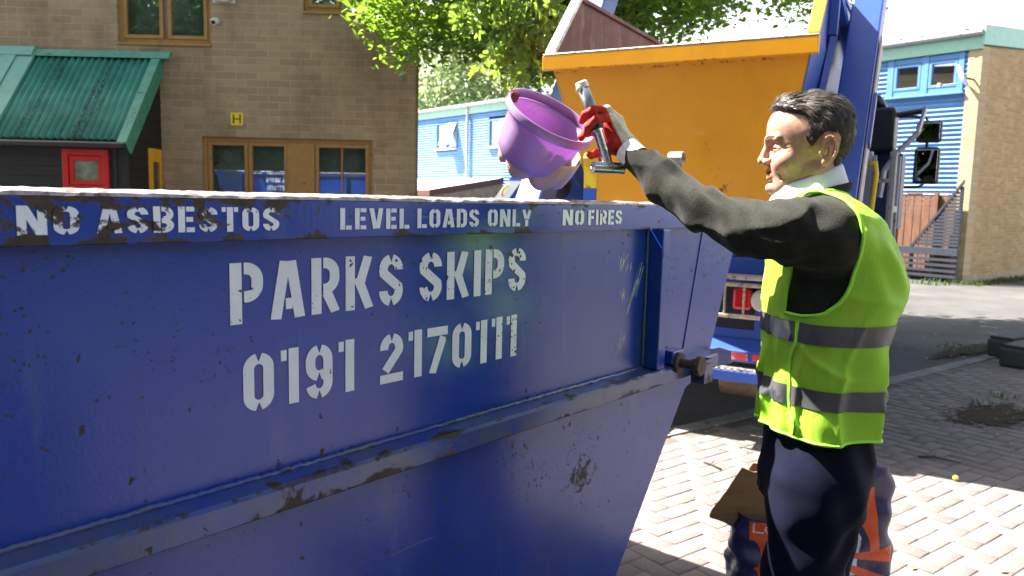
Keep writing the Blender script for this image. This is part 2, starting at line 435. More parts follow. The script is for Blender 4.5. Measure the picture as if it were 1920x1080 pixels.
for a, b in zip(prof[:-1], prof[1:]):
    if a[1] == b[1] and a[1] > .5: continue
    d = np.array([b[0] - a[0], 0, b[1] - a[1]]); n = np.array([d[2], 0, -d[0]]); n /= np.linalg.norm(n)
    c = np.array([.75, 0, .9]) - np.array([(a[0] + b[0]) / 2, 0, (a[1] + b[1]) / 2])
    if np.dot(n, c) < 0: n = -n
    A, B = np.array([a[0], .006, a[1]]), np.array([b[0], .006, b[1]])
    mb.prism([A, B, B + n * .005, A + n * .005], (0, SW - .012, 0))
mb.build('end_plate', M_SKIP, skip)
# rim: fascia all round with a rounded, worn top
rim = MB(); top = MB()
s0, s1 = mir(2.60), 2.60
rp = [(-.03, 1.463), (-.03, 1.529), (.035, 1.529), (.035, 1.522), (-.022, 1.522), (-.022, 1.463)]
rim.prism([(s0, w, z) for w, z in rp], (s1 - s0, 0, 0))
rim.prism([(s0, SW - w, z) for w, z in rp], (s1 - s0, 0, 0))
for s, sg in ((s1, 1), (s0, -1)):
    rim.box(min(s, s - sg * .03), max(s, s - sg * .03), .036, SW - .036, 1.463, 1.529)
rim.build('rim', M_SKIP_RIM, skip, bev=.002)
n = 240
V, F = [], []
for side in (0, 1):
    o0 = len(V)
    cs = [(-.0305, 1.5293), (-.027, 1.5345), (-.015, 1.538), (.01, 1.5395), (.034, 1.537), (.0355, 1.5293)]
    for i in range(n + 1):
        s = s0 + (s1 - s0) * i / n
        for w, z in cs:
            zz = z + (rng.normal() * .0007 if z > 1.53 else 0) - (.0016 * max(0, math.sin(s * 7) * math.sin(s * 17.3)) if z > 1.53 else 0)
            V.append((s, w if side == 0 else SW - w, zz))
    k = len(cs)
    for i in range(n):
        for j in range(k - 1): F.append((o0 + i * k + j, o0 + (i + 1) * k + j, o0 + (i + 1) * k + j + 1, o0 + i * k + j + 1))
for s, sg in ((s1, 1), (s0, -1)):
    o0 = len(V)
    V += [(s, .036, 1.5293), (s, SW - .036, 1.5293), (s - sg * .004, SW - .036, 1.538), (s - sg * .004, .036, 1.538), (s - sg * .028, .036, 1.538), (s - sg * .028, SW - .036, 1.538), (s - sg * .03, SW - .036, 1.5293), (s - sg * .03, .036, 1.5293)]
    F += [(o0, o0 + 1, o0 + 2, o0 + 3), (o0 + 3, o0 + 2, o0 + 5, o0 + 4), (o0 + 4, o0 + 5, o0 + 6, o0 + 7)]
raw('rim_top', V, F, M_WORN, skip)
# waist rail with weld bead, end flare
for w0, sg in ((0, -1), (SW, 1)):
    m = MB()
    m.prism([(mir(2.36), w0, .992), (mir(2.36), w0 + sg * .042, 1.001), (mir(2.36), w0 + sg * .050, 1.006), (mir(2.36), w0 + sg * .050, 1.043), (mir(2.36), w0 + sg * .044, 1.049), (mir(2.36), w0, 1.055)], (2.36 - mir(2.36), 0, 0))
    m.prism([(2.363, w0 + sg * .002, 1.0), (2.363, w0 + sg * .047, 1.004), (2.363, w0 + sg * .047, 1.046), (2.363, w0 + sg * .002, 1.052)], (.06, sg * .02, .004))
    m.build('side_rail', M_SKIP_RAIL, skip)
    bead = MB(); P = []
    for i in range(330):
        s = mir(2.3) + i * (1.945 - mir(2.3)) / 329
        P.append((s, w0 + sg * (.0035 + rng.normal() * .0006), 1.0565 + rng.normal() * .0008))
    bead.tube(P, [.0045 + .0016 * ((i % 2)) + abs(rng.normal()) * .0005 for i in range(330)], 6)
    bead.build('weld_bead', M_SKIP_RAIL, skip, smooth=True)
    # upright box posts with weld
    for s in (1.957, mir(1.957 + .042)):
        MB().box(s, s + .042, min(w0, w0 + sg * .052), max(w0, w0 + sg * .052), 1.0545, 1.4625).build('post', M_SKIP, skip, bev=.003)
    b2 = MB(); b2.tube([(1.954 + rng.normal() * .0007, w0 + sg * .003, 1.06 + .4 * i / 90) for i in range(91)], [.004 + .002 * (i % 2) for i in range(91)], 6)
    b2.build('weld_bead', M_SKIP_RAIL, skip, smooth=True)
    # lifting lug: flange, shaft, head
    m = MB()
    for (p0, p1, r_) in ((.050, .060, .031), (.060, .112, .014), (.112, .130, .029)):
        for a, b, q in ((p0, p1, r_),):
            m.tube([(2.085, w0 + sg * a, 1.058), (2.085, w0 + sg * (a + .002), 1.058), (2.085, w0 + sg * (b - .002), 1.058), (2.085, w0 + sg * b, 1.058)], [q - .002, q, q, q - .002], 24)
    autosmooth(m.build('lifting_lug', M_RUSTY, skip))
    MB().box(2.05, 2.12, min(w0, w0 + sg * .0505), max(w0, w0 + sg * .0505), 1.0548, 1.096).build('lug_block', M_SKIP, skip, bev=.004)
    # open square socket
    m = MB(); a, b = .052, .098
    x0, x1, z0, z1, tk = 2.168, 2.224, .985, 1.058, .006
    def yb(p, q): return (min(w0 + sg * p, w0 + sg * q), max(w0 + sg * p, w0 + sg * q))
    m.box(x0, x1, *yb(a, a + tk), z0, z1); m.box(x0, x1, *yb(b - tk, b), z0, z1)
    m.box(x0, x0 + tk, *yb(a + tk, b - tk), z0, z1); m.box(x1 - tk, x1, *yb(a + tk, b - tk), z0, z1)
    m.build('socket', M_SKIP_RAIL, skip)
    # folded seam beyond the post and low strengthening strip
    MB().prism([(2.30, w0, 1.462), (2.20, w0, 1.06), (2.207, w0, 1.06), (2.307, w0, 1.462)], (0, sg * .003, 0)).build('seam', M_SKIP, skip)
    MB().box(mir(1.63), 1.62, min(w0, w0 + sg * .012), max(w0, w0 + sg * .012), .10, .15).build('bottom_strip', M_SKIP_RAIL, skip, bev=.003)
# inside skin
m = MB()
pin = [(s + (.75 - s) * .012, z + .012) for s, z in prof]
m.prism([(s, .008, z) for s, z in pin], (0, .002, 0)); m.prism([(s, SW - .010, z) for s, z in pin], (0, .002, 0))
m.build('inner_lining', M_SKIP_IN, skip)

# stencil alphabet: strokes of a 1-high glyph, butt-ended so the stencil bridges show
def arc(cx, cy, rx, ry, a0, a1, n=10): return [(cx + rx * math.cos(R(a0 + (a1 - a0) * i / n)), cy + ry * math.sin(R(a0 + (a1 - a0) * i / n))) for i in range(n + 1)]
TW = .19
def glyph(ch):
    h = TW / 2; w = .54; c = w / 2; g = .022; lo, hi = h, 1 - h
    rx = c - h
    if ch in 'O0':
        r_ = rx
        left = arc(c, hi - r_, r_, r_, 90, 180)[1:] ; left = [(c - g, hi)] + left + arc(c, lo + r_, r_, r_, 180, 270)[:-1] + [(c - g, lo)]
        return [left, [(2 * c - x, y) for x, y in left]], w
    if ch == 'D':
        r_ = rx
        return [[(h, 0), (h, 1)], [(h + h + g * 1.6, hi)] + arc(w - h - r_ * .9, hi - r_ * .9, r_ * .9, r_ * .9, 90, 0) + arc(w - h - r_ * .9, lo + r_ * .9, r_ * .9, r_ * .9, 0, -90) + [(h + h + g * 1.6, lo)]], w
    if ch == 'P' or ch == 'R' or ch == 'B':
        r_ = .19
        bowl = [(TW + g * 1.6, hi)] + arc(w - h - r_, hi - r_, r_, r_, 90, 0) + arc(w - h - r_, .44 + r_, r_, r_, 0, -90) + [(TW + g * 1.6, .44)]
        st = [[(h, 0), (h, 1)], bowl]
        if ch == 'R': st.append([(c + .03, .37), (w - h + .02, 0)])
        if ch == 'B':
            b2 = [(TW + g * 1.6, .46)] + arc(w - h - r_ + .01, .46 - r_ * .95, r_, r_ * .95, 90, 0) + arc(w - h - r_ + .01, lo + r_ * .9, r_, r_ * .9, 0, -90) + [(TW + g * 1.6, lo)]
            bowl2 = [(TW + g * 1.6, hi)] + arc(w - h - .17, hi - .17, .17, .17, 90, 0) + arc(w - h - .17, .53 + .14, .17, .14, 0, -90)
            st = [[(h, 0), (h, 1)], bowl2, b2]
        return st, w
    if ch == 'A':
        w = .60; c = w / 2
        return [[(h * .9, 0), (c - .045, 1)], [(w - h * .9, 0), (c + .055, 1)], [(.26, .26), (w - .22, .26)]], w
    if ch == 'K':
        return [[(h, 0), (h, 1)], [(TW + .10, .46), (w - h + .02, 1)], [(TW + .06, .60), (w - h + .05, 0)]], w + .04
    if ch == 'S':
        r_ = rx; q = .245
        top = [(w - h, .70)] + arc(c, hi - .2, r_, .2, 0, 80, 6) + [(c + g, hi)]
        mid = [(c - g, hi)] + arc(c, hi - .2, r_, .2, 100, 200, 8) + [(c, .5)] + arc(c, lo + .2, r_, .2, 20, -80, 8) + [(c + g, lo)]
        bot = [(c - g, lo)] + arc(c, lo + .2, r_, .2, 260, 180, 6) + [(h, .30)]
        return [top, mid, bot], w
    if ch == 'I': return [[(h, 0), (h, 1)]], TW
    if ch == 'N': w = .60; return [[(h, 0), (h, 1)], [(w - h, 0), (w - h, 1)], [(TW * .72, .98), (w - TW * .72, .02)]], w
    if ch == 'E': return [[(h, 0), (h, 1)], [(TW + g * 1.6, hi), (.46, hi)], [(TW + g * 1.6, .5), (.42, .5)], [(TW + g * 1.6, lo), (.46, lo)]], .46
    if ch == 'F': return [[(h, 0), (h, 1)], [(TW + g * 1.6, hi), (.45, hi)], [(TW + g * 1.6, .5), (.41, .5)]], .45
    if ch == 'L': return [[(h, 0), (h, 1)], [(TW + g * 1.6, lo), (.45, lo)]], .45
    if ch == 'T': w = .50; c = w / 2; return [[(c, 0), (c, 1)], [(0, hi), (c - h - g * 1.4, hi)], [(c + h + g * 1.4, hi), (w, hi)]], w
    if ch == 'V': w = .58; c = w / 2; return [[(h * .9, 1), (c - .035, 0)], [(w - h * .9, 1), (c + .065, .03)]], w
    if ch == 'Y': w = .56; c = w / 2; return [[(c, 0), (c, .40)], [(h * .9, 1), (c - .05, .44)], [(w - h * .9, 1), (c + .05, .44)]], w
    if ch == '1': return [[(.24, 0), (.24, 1)], [(.0, hi - .02), (.24 - h - g * 1.6, hi - .02)]], .34
    if ch == '9':
        r_ = rx
        ringl = [(c - g, hi)] + arc(c, hi - .2, r_, .2, 100, 180, 6) + arc(c, .43 + .2, r_, .2, 180, 260, 6) + [(c - g, .43)]
        right = [(c + g, hi)] + arc(c, hi - .2, r_, .2, 80, 0, 6) + arc(c, lo + .2, r_, .2, 0, -80, 6) + [(c + g, lo)]
        bot = [(c - g, lo)] + arc(c, lo + .2, r_, .2, 260, 190, 5)
        return [ringl, right, bot, [(c + g, .43), (w - TW * .9, .46)]], w
    if ch == '2':
        return [[(h, .68)] + arc(c, hi - .2, rx, .2, 180, 100, 6) + [(c - g, hi)], [(c + g, hi)] + arc(c, hi - .2, rx, .2, 80, -20, 8) + [(h * 1.3, TW + .06)], [(0, lo - .01), (w, lo - .01)]], w
    if ch == '7': return [[(0, hi), (w, hi)], [(w - h * 1.2, 1 - TW - .035), (.14, 0)]], w
    return [], .3
def stroke(P, t):
    P = [np.array(p, float) for p in P]; L, Rr = [], []
    for i, p in enumerate(P):
        d0 = P[i] - P[i - 1] if i > 0 else P[1] - P[0]; d1 = P[i + 1] - P[i] if i < len(P) - 1 else d0
        d0 = d0 / (np.linalg.norm(d0) + 1e-9); d1 = d1 / (np.linalg.norm(d1) + 1e-9); d = d0 + d1; d /= np.linalg.norm(d) + 1e-9
        nn = np.array([-d[1], d[0]]); k = 1 / max(.6, np.dot(nn, [-d0[1], d0[0]]))
        L.append(p + nn * t / 2 * k); Rr.append(p - nn * t / 2 * k)
    return L, Rr
def stencil(name, text, x0, x1, z0, h, w, m, gap=.13, jitter=.0):
    """text between x0 and x1 on the skip side, base at z0, cap height h"""
    gl = [glyph(c) for c in text]
    tot = sum(g[1] for g in gl) + gap * (len(gl) - 1)
    kx = (x1 - x0) / tot; x = 0; V, F = [], []; lift = 0
    for (st, gw) in gl:
        dz = random.uniform(-jitter, jitter)
        for P in st:
            L, Rr = stroke(P, TW); n = len(V); lift = (lift + .00004) % .0003
            for a, b in zip(L, Rr):
                for q in (a, b):
                    V.append((x0 + (x + q[0]) * kx, w - lift, z0 + min(max(q[1], 0), 1) * h + dz))
            for i in range(len(L) - 1): F.append((n + 2 * i, n + 2 * i + 1, n + 2 * i + 3, n + 2 * i + 2))
        x += gw + gap
    o = raw(name, V, F, m, skip)
    return o
stencil('lettering', 'PARKS', .651, 1.021, 1.325, .101, -.0012, M_LETTER, jitter=.001)
stencil('lettering', 'SKIPS', 1.066, 1.404, 1.325, .101, -.0012, M_LETTER, jitter=.001)
stencil('lettering', '0191', .672, .902, 1.172, .099, -.0012, M_LETTER, jitter=.001)
stencil('lettering', '2170111', .964, 1.377, 1.172, .098, -.0012, M_LETTER, jitter=.001)
for txt, a, b in (('NO', .343, .417), ('ASBESTOS', .440, .724), ('LEVEL', .847, 1.010), ('LOADS', 1.031, 1.207), ('ONLY', 1.235, 1.383), ('NO', 1.503, 1.592), ('FIRES', 1.611, 1.767)):
    stencil('lettering', txt, a, b, 1.478, .038, -.0312, M_LETTER_RIM, jitter=.0004)
# long pale rubbing marks left by loads near the post
M_SCRAPE = mat('scraped_paint', (.42, .48, .60), .6, var=.3, vs=60)
for (sa, za, sb, zb, k) in ((1.835, 1.40, 1.80, 1.315, 5), (1.865, 1.375, 1.85, 1.335, 4), (1.93, 1.37, 1.845, 1.19, 6), (1.83, 1.30, 1.835, 1.24, 4), (1.855, 1.18, 1.80, 1.085, 4)):
    V, F = [], []
    for j in range(k * 3):
        o_ = rng.normal(0, .008); a0 = rng.uniform(0, .5); a1 = a0 + rng.uniform(.15, .5); w_ = abs(rng.normal(.0006, .0005)) + .0003
        p0 = (sa + (sb - sa) * a0 + o_, za + (zb - za) * a0); p1 = (sa + (sb - sa) * min(a1, 1) + o_ + rng.normal(0, .002), za + (zb - za) * min(a1, 1))
        n_ = len(V); V += [(p0[0] - w_, -.001, p0[1]), (p0[0] + w_, -.001, p0[1]), (p1[0] + w_ * .4, -.001, p1[1]), (p1[0] - w_ * .4, -.001, p1[1])]; F.append((n_, n_ + 1, n_ + 2, n_ + 3))
    raw('scrape_mark', V, F, M_SCRAPE, skip)
mirrored = copy_tree(skip); mirrored.scale = (1.1, 1, 1.36); mirrored.location = (-4.9, 1.9, 0); mirrored.rotation_euler = (0, 0, math.pi)
mirrored['label'] = 'second blue skip standing left of the camera, seen only mirrored in the house windows'
skip['group'] = mirrored['group'] = 'blue waste skips'
# ------------------------------------------------------------------ the brick house on the left
HY = 11.0
M_BRICK = brick('house_brick', (.33, .243, .148), (.42, .325, .207), (.45, .36, .245), stain=.75, ms=.009)
M_OCHRE = mat('ochre_window_frame', (.34, .185, .055), .55, var=.12, dirt=.1)
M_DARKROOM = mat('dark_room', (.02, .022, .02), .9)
M_BLIND = mat('vertical_blind', (.66, .70, .64), .8, var=.25, vs=2)
M_GLASS = glass_mat('window_glass', (.80, .86, .84), .20)
def holed_wall(mb, x0, x1, z0, z1, holes, depth=.1, back=.3):
    """front at y=0 facing -y, openings with reveals"""
    xs = sorted({x0, x1, *[h[0] for h in holes], *[h[1] for h in holes]}); zs = sorted({z0, z1, *[h[2] for h in holes], *[h[3] for h in holes]})
    ins = lambda a, b: any(h[0] < a < h[1] and h[2] < b < h[3] for h in holes)
    for i in range(len(xs) - 1):
        for j in range(len(zs) - 1):
            if ins((xs[i] + xs[i + 1]) / 2, (zs[j] + zs[j + 1]) / 2): continue
            for y, rv in ((0, 1), (back, -1)):
                q = [(xs[i], y, zs[j]), (xs[i + 1], y, zs[j]), (xs[i + 1], y, zs[j + 1]), (xs[i], y, zs[j + 1])]
                mb.add(q, [(0, 1, 2, 3)[::rv]])
    for a, b, c, d in holes:
        for q in (((a, 0, c), (a, back, c), (a, back, d), (a, 0, d)), ((b, 0, c), (b, 0, d), (b, back, d), (b, back, c)), ((a, 0, d), (a, back, d), (b, back, d), (b, 0, d)), ((a, 0, c), (b, 0, c), (b, back, c), (a, back, c))):
            mb.add(q, [(0, 1, 2, 3)])
HX1 = -1.403
house = thing('brick_house', 'two storey brown brick house with ochre window frames beside the green roofed lean-to', 'house', (0, HY, 0))
W1 = (-5.53, -4.24, 3.56, 5.0); W2 = (-2.96, -1.80, 4.03, 5.0); W3 = (-4.40, -2.0, 1.05, 2.30)
mb = MB(); holed_wall(mb, -14, HX1, -.1, 6.1, [W1, W2, W3])
mb.add([(HX1, 0, -.1), (HX1 - 1.05, 7, -.1), (HX1 - 1.05, 7, 6.1), (HX1, 0, 6.1)], [(0, 1, 2, 3)])
mb.build('wall', M_BRICK, house)
M_ROOF = mat('flat_roof_felt', (.06, .06, .06), .9)
MB().prism([(-14.2, -.18, 6.1), (HX1 + .12, -.18, 6.1), (HX1 - 1.0, 7.2, 6.1), (-14.2, 7.2, 6.1)], (0, 0, .2)).build('roof', M_ROOF, house)
def window(parent, x0, x1, z0, z1, panes, mf=M_OCHRE, y=.05, fw=.06, blinds=True, sill=True, glass=M_GLASS, room=True, bw=.089):
    m = MB()
    m.box(x0, x0 + fw, y, y + .07, z0, z1); m.box(x1 - fw, x1, y, y + .07, z0, z1)
    m.box(x0 + fw, x1 - fw, y, y + .07, z1 - fw, z1); m.box(x0 + fw, x1 - fw, y, y + .07, z0, z0 + fw)
    w = m.build('window', mf, parent, bev=.005)
    for (a, b, c, d) in panes:
        s = MB(); sf = .05
        s.box(a, a + sf, y - .012, y + .05, c, d); s.box(b - sf, b, y - .012, y + .05, c, d); s.box(a + sf, b - sf, y - .012, y + .05, d - sf, d); s.box(a + sf, b - sf, y - .012, y + .05, c, c + sf)
        s.build('sash', mf, w, bev=.004)
        MB().box(a + sf, b - sf, y + .018, y + .024, c + sf, d - sf).build('pane', glass, w)
    if blinds:
        s = MB(); x = x0 + fw
        while x < x1 - fw:
            tw = random.uniform(.25, .6)
            s.add([(x, y + .16, z0), (x + bw * math.cos(tw), y + .16 + bw * math.sin(tw), z0), (x + bw * math.cos(tw), y + .16 + bw * math.sin(tw), z1), (x, y + .16, z1)], [(0, 1, 2, 3)])
            x += bw * .92
        s.build('blind', M_BLIND, w)
    if room:
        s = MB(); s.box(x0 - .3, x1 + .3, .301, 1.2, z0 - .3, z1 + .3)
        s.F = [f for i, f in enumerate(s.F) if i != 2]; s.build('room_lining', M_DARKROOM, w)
    if sill: MB().box(x0 - .01, x1 + .01, -.03, y, z0 - .035, z0 - .001).build('sill', mf, w, bev=.004)
    return w
xm = (W1[0] + W1[1]) / 2
window(house, *W1, [(W1[0] + .062, xm - .03, W1[2] + .062, W1[3] - .062), (xm + .03, W1[1] - .062, W1[2] + .062, W1[3] - .062)])
window(house, *W2, [(W2[0] + .062, -2.47, W2[2] + .062, W2[3] - .062), (-2.28, W2[1] - .062, W2[2] + .062, W2[3] - .062)])
w3 = window(house, *W3, [(-4.33, -3.77, 1.112, 2.238), (-3.76, -3.21, 1.112, 2.238), (-2.82, -2.06, 1.112, 2.238)])
MB().box(-3.205, -2.825, .02, .12, 1.112, 2.24).build('mullion', M_OCHRE, w3, bev=.006)
MB().box(-2.45, -2.435, .03, .095, 1.165, 2.185).build('glazing_bar', M_OCHRE, w3)
# things on the house wall
M_YEL = mat('yellow_sign', (.78, .60, .03), .5, var=.06)
M_BLK = mat('black_plastic', (.012, .012, .013), .4, var=.2)
M_WHT = mat('white_plastic', (.72, .72, .70), .4, var=.04, dirt=.1)
o = thing('hydrant_sign', 'small square yellow sign with a black H on the brick wall', 'sign', (-3.90, HY - .002, 2.463))
MB().box(-.085, .085, -.006, 0, 0, .175).build('plate', M_YEL, o, bev=.002)
m = MB()
for a, b, c, d in ((-.055, -.037, .025, .150), (.037, .055, .025, .150), (-.037, .037, .080, .095)): m.box(a, b, -.008, -.0062, c, d)
m.build('lettering', M_BLK, o)
p = at(409, 46, HY)
o = thing('security_camera', 'small white security camera on the brick wall beside the upper window', 'camera', p)
m = MB(); m.tube([(0, .0, .05), (0, -.10, .03)], .03, 16); autosmooth(m.build('bracket', M_WHT, o))
m = MB(); m.tube([(0, -.05, .03), (0, -.06, .035), (0, -.17, .0), (0, -.175, -.004)], [.04, .046, .046, .04], 18); autosmooth(m.build('housing', M_WHT, o))
m = MB(); m.tube([(0, -.176, -.004), (0, -.182, -.006)], .030, 18); m.build('lens', M_BLK, o)
p = at(420, 6, HY)
o = thing('alarm_box', 'pale alarm box on the brick wall above the security camera', 'alarm box', p)
m = MB(); m.prism([(-.16, -.005, .30), (-.16, -.005, .05), (-.08, -.005, 0), (.08, -.005, 0), (.16, -.005, .05), (.16, -.005, .30)], (0, -.09, 0)); m.build('cover', mat('alarm_cover', (.45, .43, .33), .5), o, bev=.02)
MB().box(-.155, .155, -.005, 0, .0, .31).build('back_plate', M_WHT, o)
p = at(753, 147, HY)
o = thing('wall_anchor', 'small grey wall anchor plate near the corner of the brick house', 'anchor', p)
m = MB(); m.tube([(0, 0, 0), (0, -.02, 0)], .035, 14); m.tube([(0, -.02, 0), (0, -.035, 0)], .018, 6); autosmooth(m.build('plate', mat('dull_zinc', (.3, .31, .33), .4, .7), o))

# ------------------------------------------------------------------ green roofed lean-to
M_GREEN = NT('green_roof_sheet'); t = M_GREEN
c = t.mix(t.ramp(t.noise(2.5, 5), .35, .65), (.035, .215, .165), (.070, .32, .25))
gx = t.n('SeparateXYZ', {0: t.co})
moss = t.math('MULTIPLY', t.ramp(t.noise(38, 7, .75, co=t.scaled(1.4, .5, .5)), .45, .6), t.ramp(t.noise(1.9, 3, co=t.scaled(2.2, .15, .15)), .50, .60))
c = t.mix(moss, c, (.022, .022, .034))
c = t.mix(t.ramp(t.noise(14, 5, .6, co=t.scaled(1, .3, .3)), .62, .75, 0, .5), c, (.16, .28, .24))
t.set(col=c, rough=.42, spec=.5); t.bump(t.noise(80, 4), .2, .004); M_GREEN = t.m
M_GRTRIM = mat('green_trim_board', (.06, .28, .20), .5, var=.2, dirt=.25, dcol=(.03, .06, .05), ds=12)
M_GRTRIM2 = mat('pale_green_board', (.15, .40, .33), .5, var=.12)
M_BLACKBOARD = mat('black_boards', (.012, .012, .013), .65, var=.4, vs=14, bump=.5, bs=50, stretch=(.4, 2, 8))
M_RED = mat('red_window_frame', (.52, .018, .016), .4, var=.1)
M_DOORYEL = mat('yellow_door', (.72, .36, .012), .45, var=.08)
M_GUT = mat('dark_gutter', (.022, .022, .024), .4)
lean = thing('lean_to', 'black boarded lean-to with corrugated green roof against the brick house', 'lean-to', (-4.93, HY, 0))
RX0, RX1 = -3.9, 0.0
rz0, rz1, ry0, ry1 = 3.37, 2.16, -.03, -1.06
V, F = [], []
nx, per = 420, .0915
for i in range(nx + 1):
    x = RX0 + (RX1 - RX0) * i / nx
    h = .019 * math.cos(2 * math.pi * x / per)
    for (y, z) in ((ry0, rz0), (ry1, rz1)):
        V.append((x, y + h * -.76, z + h * .65))
for i in range(nx): F.append((2 * i, 2 * i + 2, 2 * i + 3, 2 * i + 1)[::-1])
o = raw('roof', V, F, M_GREEN, lean, smooth=True)
s = o.modifiers.new('thick', 'SOLIDIFY'); s.thickness = .006
def slope_board(m, x0, x1, lift, dep, y0=ry0, y1=ry1):
    nrm = np.array([0, -.76, .65]); a = np.array([x0, y0, rz0]) + nrm * lift; b = np.array([x0, y1 - .05, rz1 - .06]) + nrm * lift
    m.prism([a, b, b - nrm * dep, a - nrm * dep], (x1 - x0, 0, 0))
m = MB(); slope_board(m, RX1 - .10, RX1 + .0, .028, .012); slope_board(m, RX1 - .0005, RX1 + .022, .030, .20); m.build('barge_board', M_GRTRIM, lean)
m = MB(); slope_board(m, -1.93, -1.70, .045, .03); m.build('cover_board', M_GRTRIM2, lean)
m = MB(); slope_board(m, -3.9, -1.932, .062, .012); m.build('upper_sheet', M_GRTRIM2, lean)
MB().prism([(-1.72, -.002, 3.44), (-1.72, -.05, 3.43), (-1.72, -.11, 3.335), (-1.72, -.10, 3.33), (-1.72, -.002, 3.40)], (1.86, 0, 0)).build('ridge_flashing', M_GRTRIM, lean)
MB().prism([(-3.9, -.002, 3.47), (-3.9, -.06, 3.46), (-3.9, -.15, 3.335), (-3.9, -.14, 3.33), (-3.9, -.002, 3.43)], (2.18, 0, 0)).build('ridge_flashing', M_GRTRIM2, lean)
def lap(m, p0, p1, z0, z1, n_out, step=.13, t=.012):
    """lapped boards from p0 to p1 (plan), facing n_out"""
    z = z0; p0, p1, n_out = (np.array([*v, 0.]) for v in (p0, p1, n_out))
    while z < z1 - 1e-6:
        zt = min(z + step, z1)
        a = [p0 + (0, 0, z) + n_out * t, p1 + (0, 0, z) + n_out * t, p1 + (0, 0, zt) + n_out * .002, p0 + (0, 0, zt) + n_out * .002]
        b = [p0 + (0, 0, z), p1 + (0, 0, z)]
        m.add(a, [(0, 1, 2, 3)]); m.add([b[0], b[1], a[1], a[0]], [(0, 1, 2, 3)]); z = zt
FY = -.97
rw = (-.86, -.27, 1.50, 2.03)
m = MB(); lap(m, (-3.9, FY), (rw[0], FY), 0, 2.12, (0, -1)); lap(m, (rw[1], FY), (-.04, FY), 0, 2.12, (0, -1)); lap(m, (rw[0], FY), (rw[1], FY), 0, rw[2], (0, -1)); lap(m, (rw[0], FY), (rw[1], FY), rw[3], 2.12, (0, -1))
dy0, dy1, dz = -.42, -.05, 2.10
z = 0
# side wall under the rake
rake = lambda y: rz0 + (rz1 - rz0) * (y - ry0) / (ry1 - ry0) - .05
while z < 3.2:
    zt = z + .13
    ys = FY if rake(FY) > zt else ry0 + (zt + .05 - rz0) * (ry1 - ry0) / (rz1 - rz0)
    for a, b in (((ys, dy0), (dy1, -.001)) if zt < dz else ((max(ys, FY), -.001),)):
        if b > a: m.add([(-.04 + .012, a, z), (-.04 + .012, b, z), (-.04 + .002, b, zt), (-.04 + .002, a, zt)], [(0, 1, 2, 3)])
    z = zt
m.build('wall', M_BLACKBOARD, lean)
MB().box(-.10, -.022, FY - .02, FY + .02, 0, 2.11).box(-.22, -.17, FY - .02, FY + .01, 0, 2.11).build('corner_post', M_BLACKBOARD, lean, bev=.004)
m = MB(); m.tube([(-3.9, ry1 - .055, 2.085), (.01, ry1 - .055, 2.085)], .045, 12); autosmooth(m.build('gutter', M_GUT, lean))
m = MB(); x0, x1, z0, z1 = rw; f = .075
m.box(x0, x0 + f, FY - .045, FY + .02, z0, z1); m.box(x1 - f, x1, FY - .045, FY + .02, z0, z1); m.box(x0 + f, x1 - f, FY - .045, FY + .02, z1 - f, z1); m.box(x0 + f, x1 - f, FY - .045, FY + .02, z0, z0 + f)
rwin = m.build('window', M_RED, lean, bev=.006)
m = MB(); g = f + .006
m.box(x0 + g, x0 + g + .06, FY - .03, FY + .01, z0 + g, z1 - g); m.box(x1 - g - .06, x1 - g, FY - .03, FY + .01, z0 + g, z1 - g); m.box(x0 + g + .06, x1 - g - .06, FY - .03, FY + .01, z1 - g - .06, z1 - g); m.box(x0 + g + .06, x1 - g - .06, FY - .03, FY + .01, z0 + g, z0 + g + .06)
m.build('sash', M_RED, rwin, bev=.005)
MB().box(x0 + g + .06, x1 - g - .06, FY - .005, FY, z0 + g + .06, z1 - g - .06).build('pane', mat('reflection_tinted_pane', (.20, .235, .165), .25, var=.5, vs=9), rwin)  # opaque pane, its pale grey-green reflection put into the colour
MB().box(x0 - .1, x1 + .1, FY + .05, FY + .06, z0 - .1, z1 + .1).build('room_lining', mat('lean_to_inside', (.10, .11, .08), .9), rwin)
d = MB().box(-.035, -.012, dy0, dy1, .02, dz).build('door', M_DOORYEL, lean, bev=.005)
MB().box(-.0115, -.006, dy0 + .10, dy1 - .10, 1.40, 1.92).build('pane', M_GLASS, d)
MB().box(-.0115, .02, dy0 + .03, dy0 + .09, 1.25, 1.36).build('handle', mat('grey_handle', (.3, .3, .3), .3, .6), d, bev=.004)

# ------------------------------------------------------------------ long blue clad building
B0 = np.array([9.506, 16.252, 0.]); BWA = math.atan(-1110 / 1450); BW = np.array([math.sin(BWA), math.cos(BWA), 0]); BO = np.array([-BW[1], BW[0], 0])
bld = thing('blue_building', 'long two storey building of blue ridged cladding with a buff brick end wall', 'building', B0, math.atan2(BW[1], BW[0]))
M_BLUECLAD = mat('blue_cladding', (.10, .25, .55), .55, var=.1, vs=1.5, dirt=.05)
M_BLUEFRAME = mat('blue_window_frame', (.085, .23, .52), .5, var=.08)
M_MINT = mat('mint_fascia', (.28, .52, .45), .5, var=.06, dirt=.08, dcol=(.2, .3, .25))
M_BUFF = brick('buff_brick', (.40, .27, .13), (.53, .38, .21), (.46, .36, .22), w=.22, h=.075, stain=.25, along=(0, 1))
M_BUFFP = brick('buff_brick_pier_sunlit', (.44, .33, .19), (.56, .44, .28), (.46, .38, .26), w=.22, h=.075, stain=.25)  # end wall brick made paler, sunlight on the pier put into the colour
M_PALEGUT = mat('grey_gutter', (.36, .34, .38), .45, var=.06)
M_GLASSB = glass_mat('pale_glass', (.35, .42, .45), .35)
L = 34.
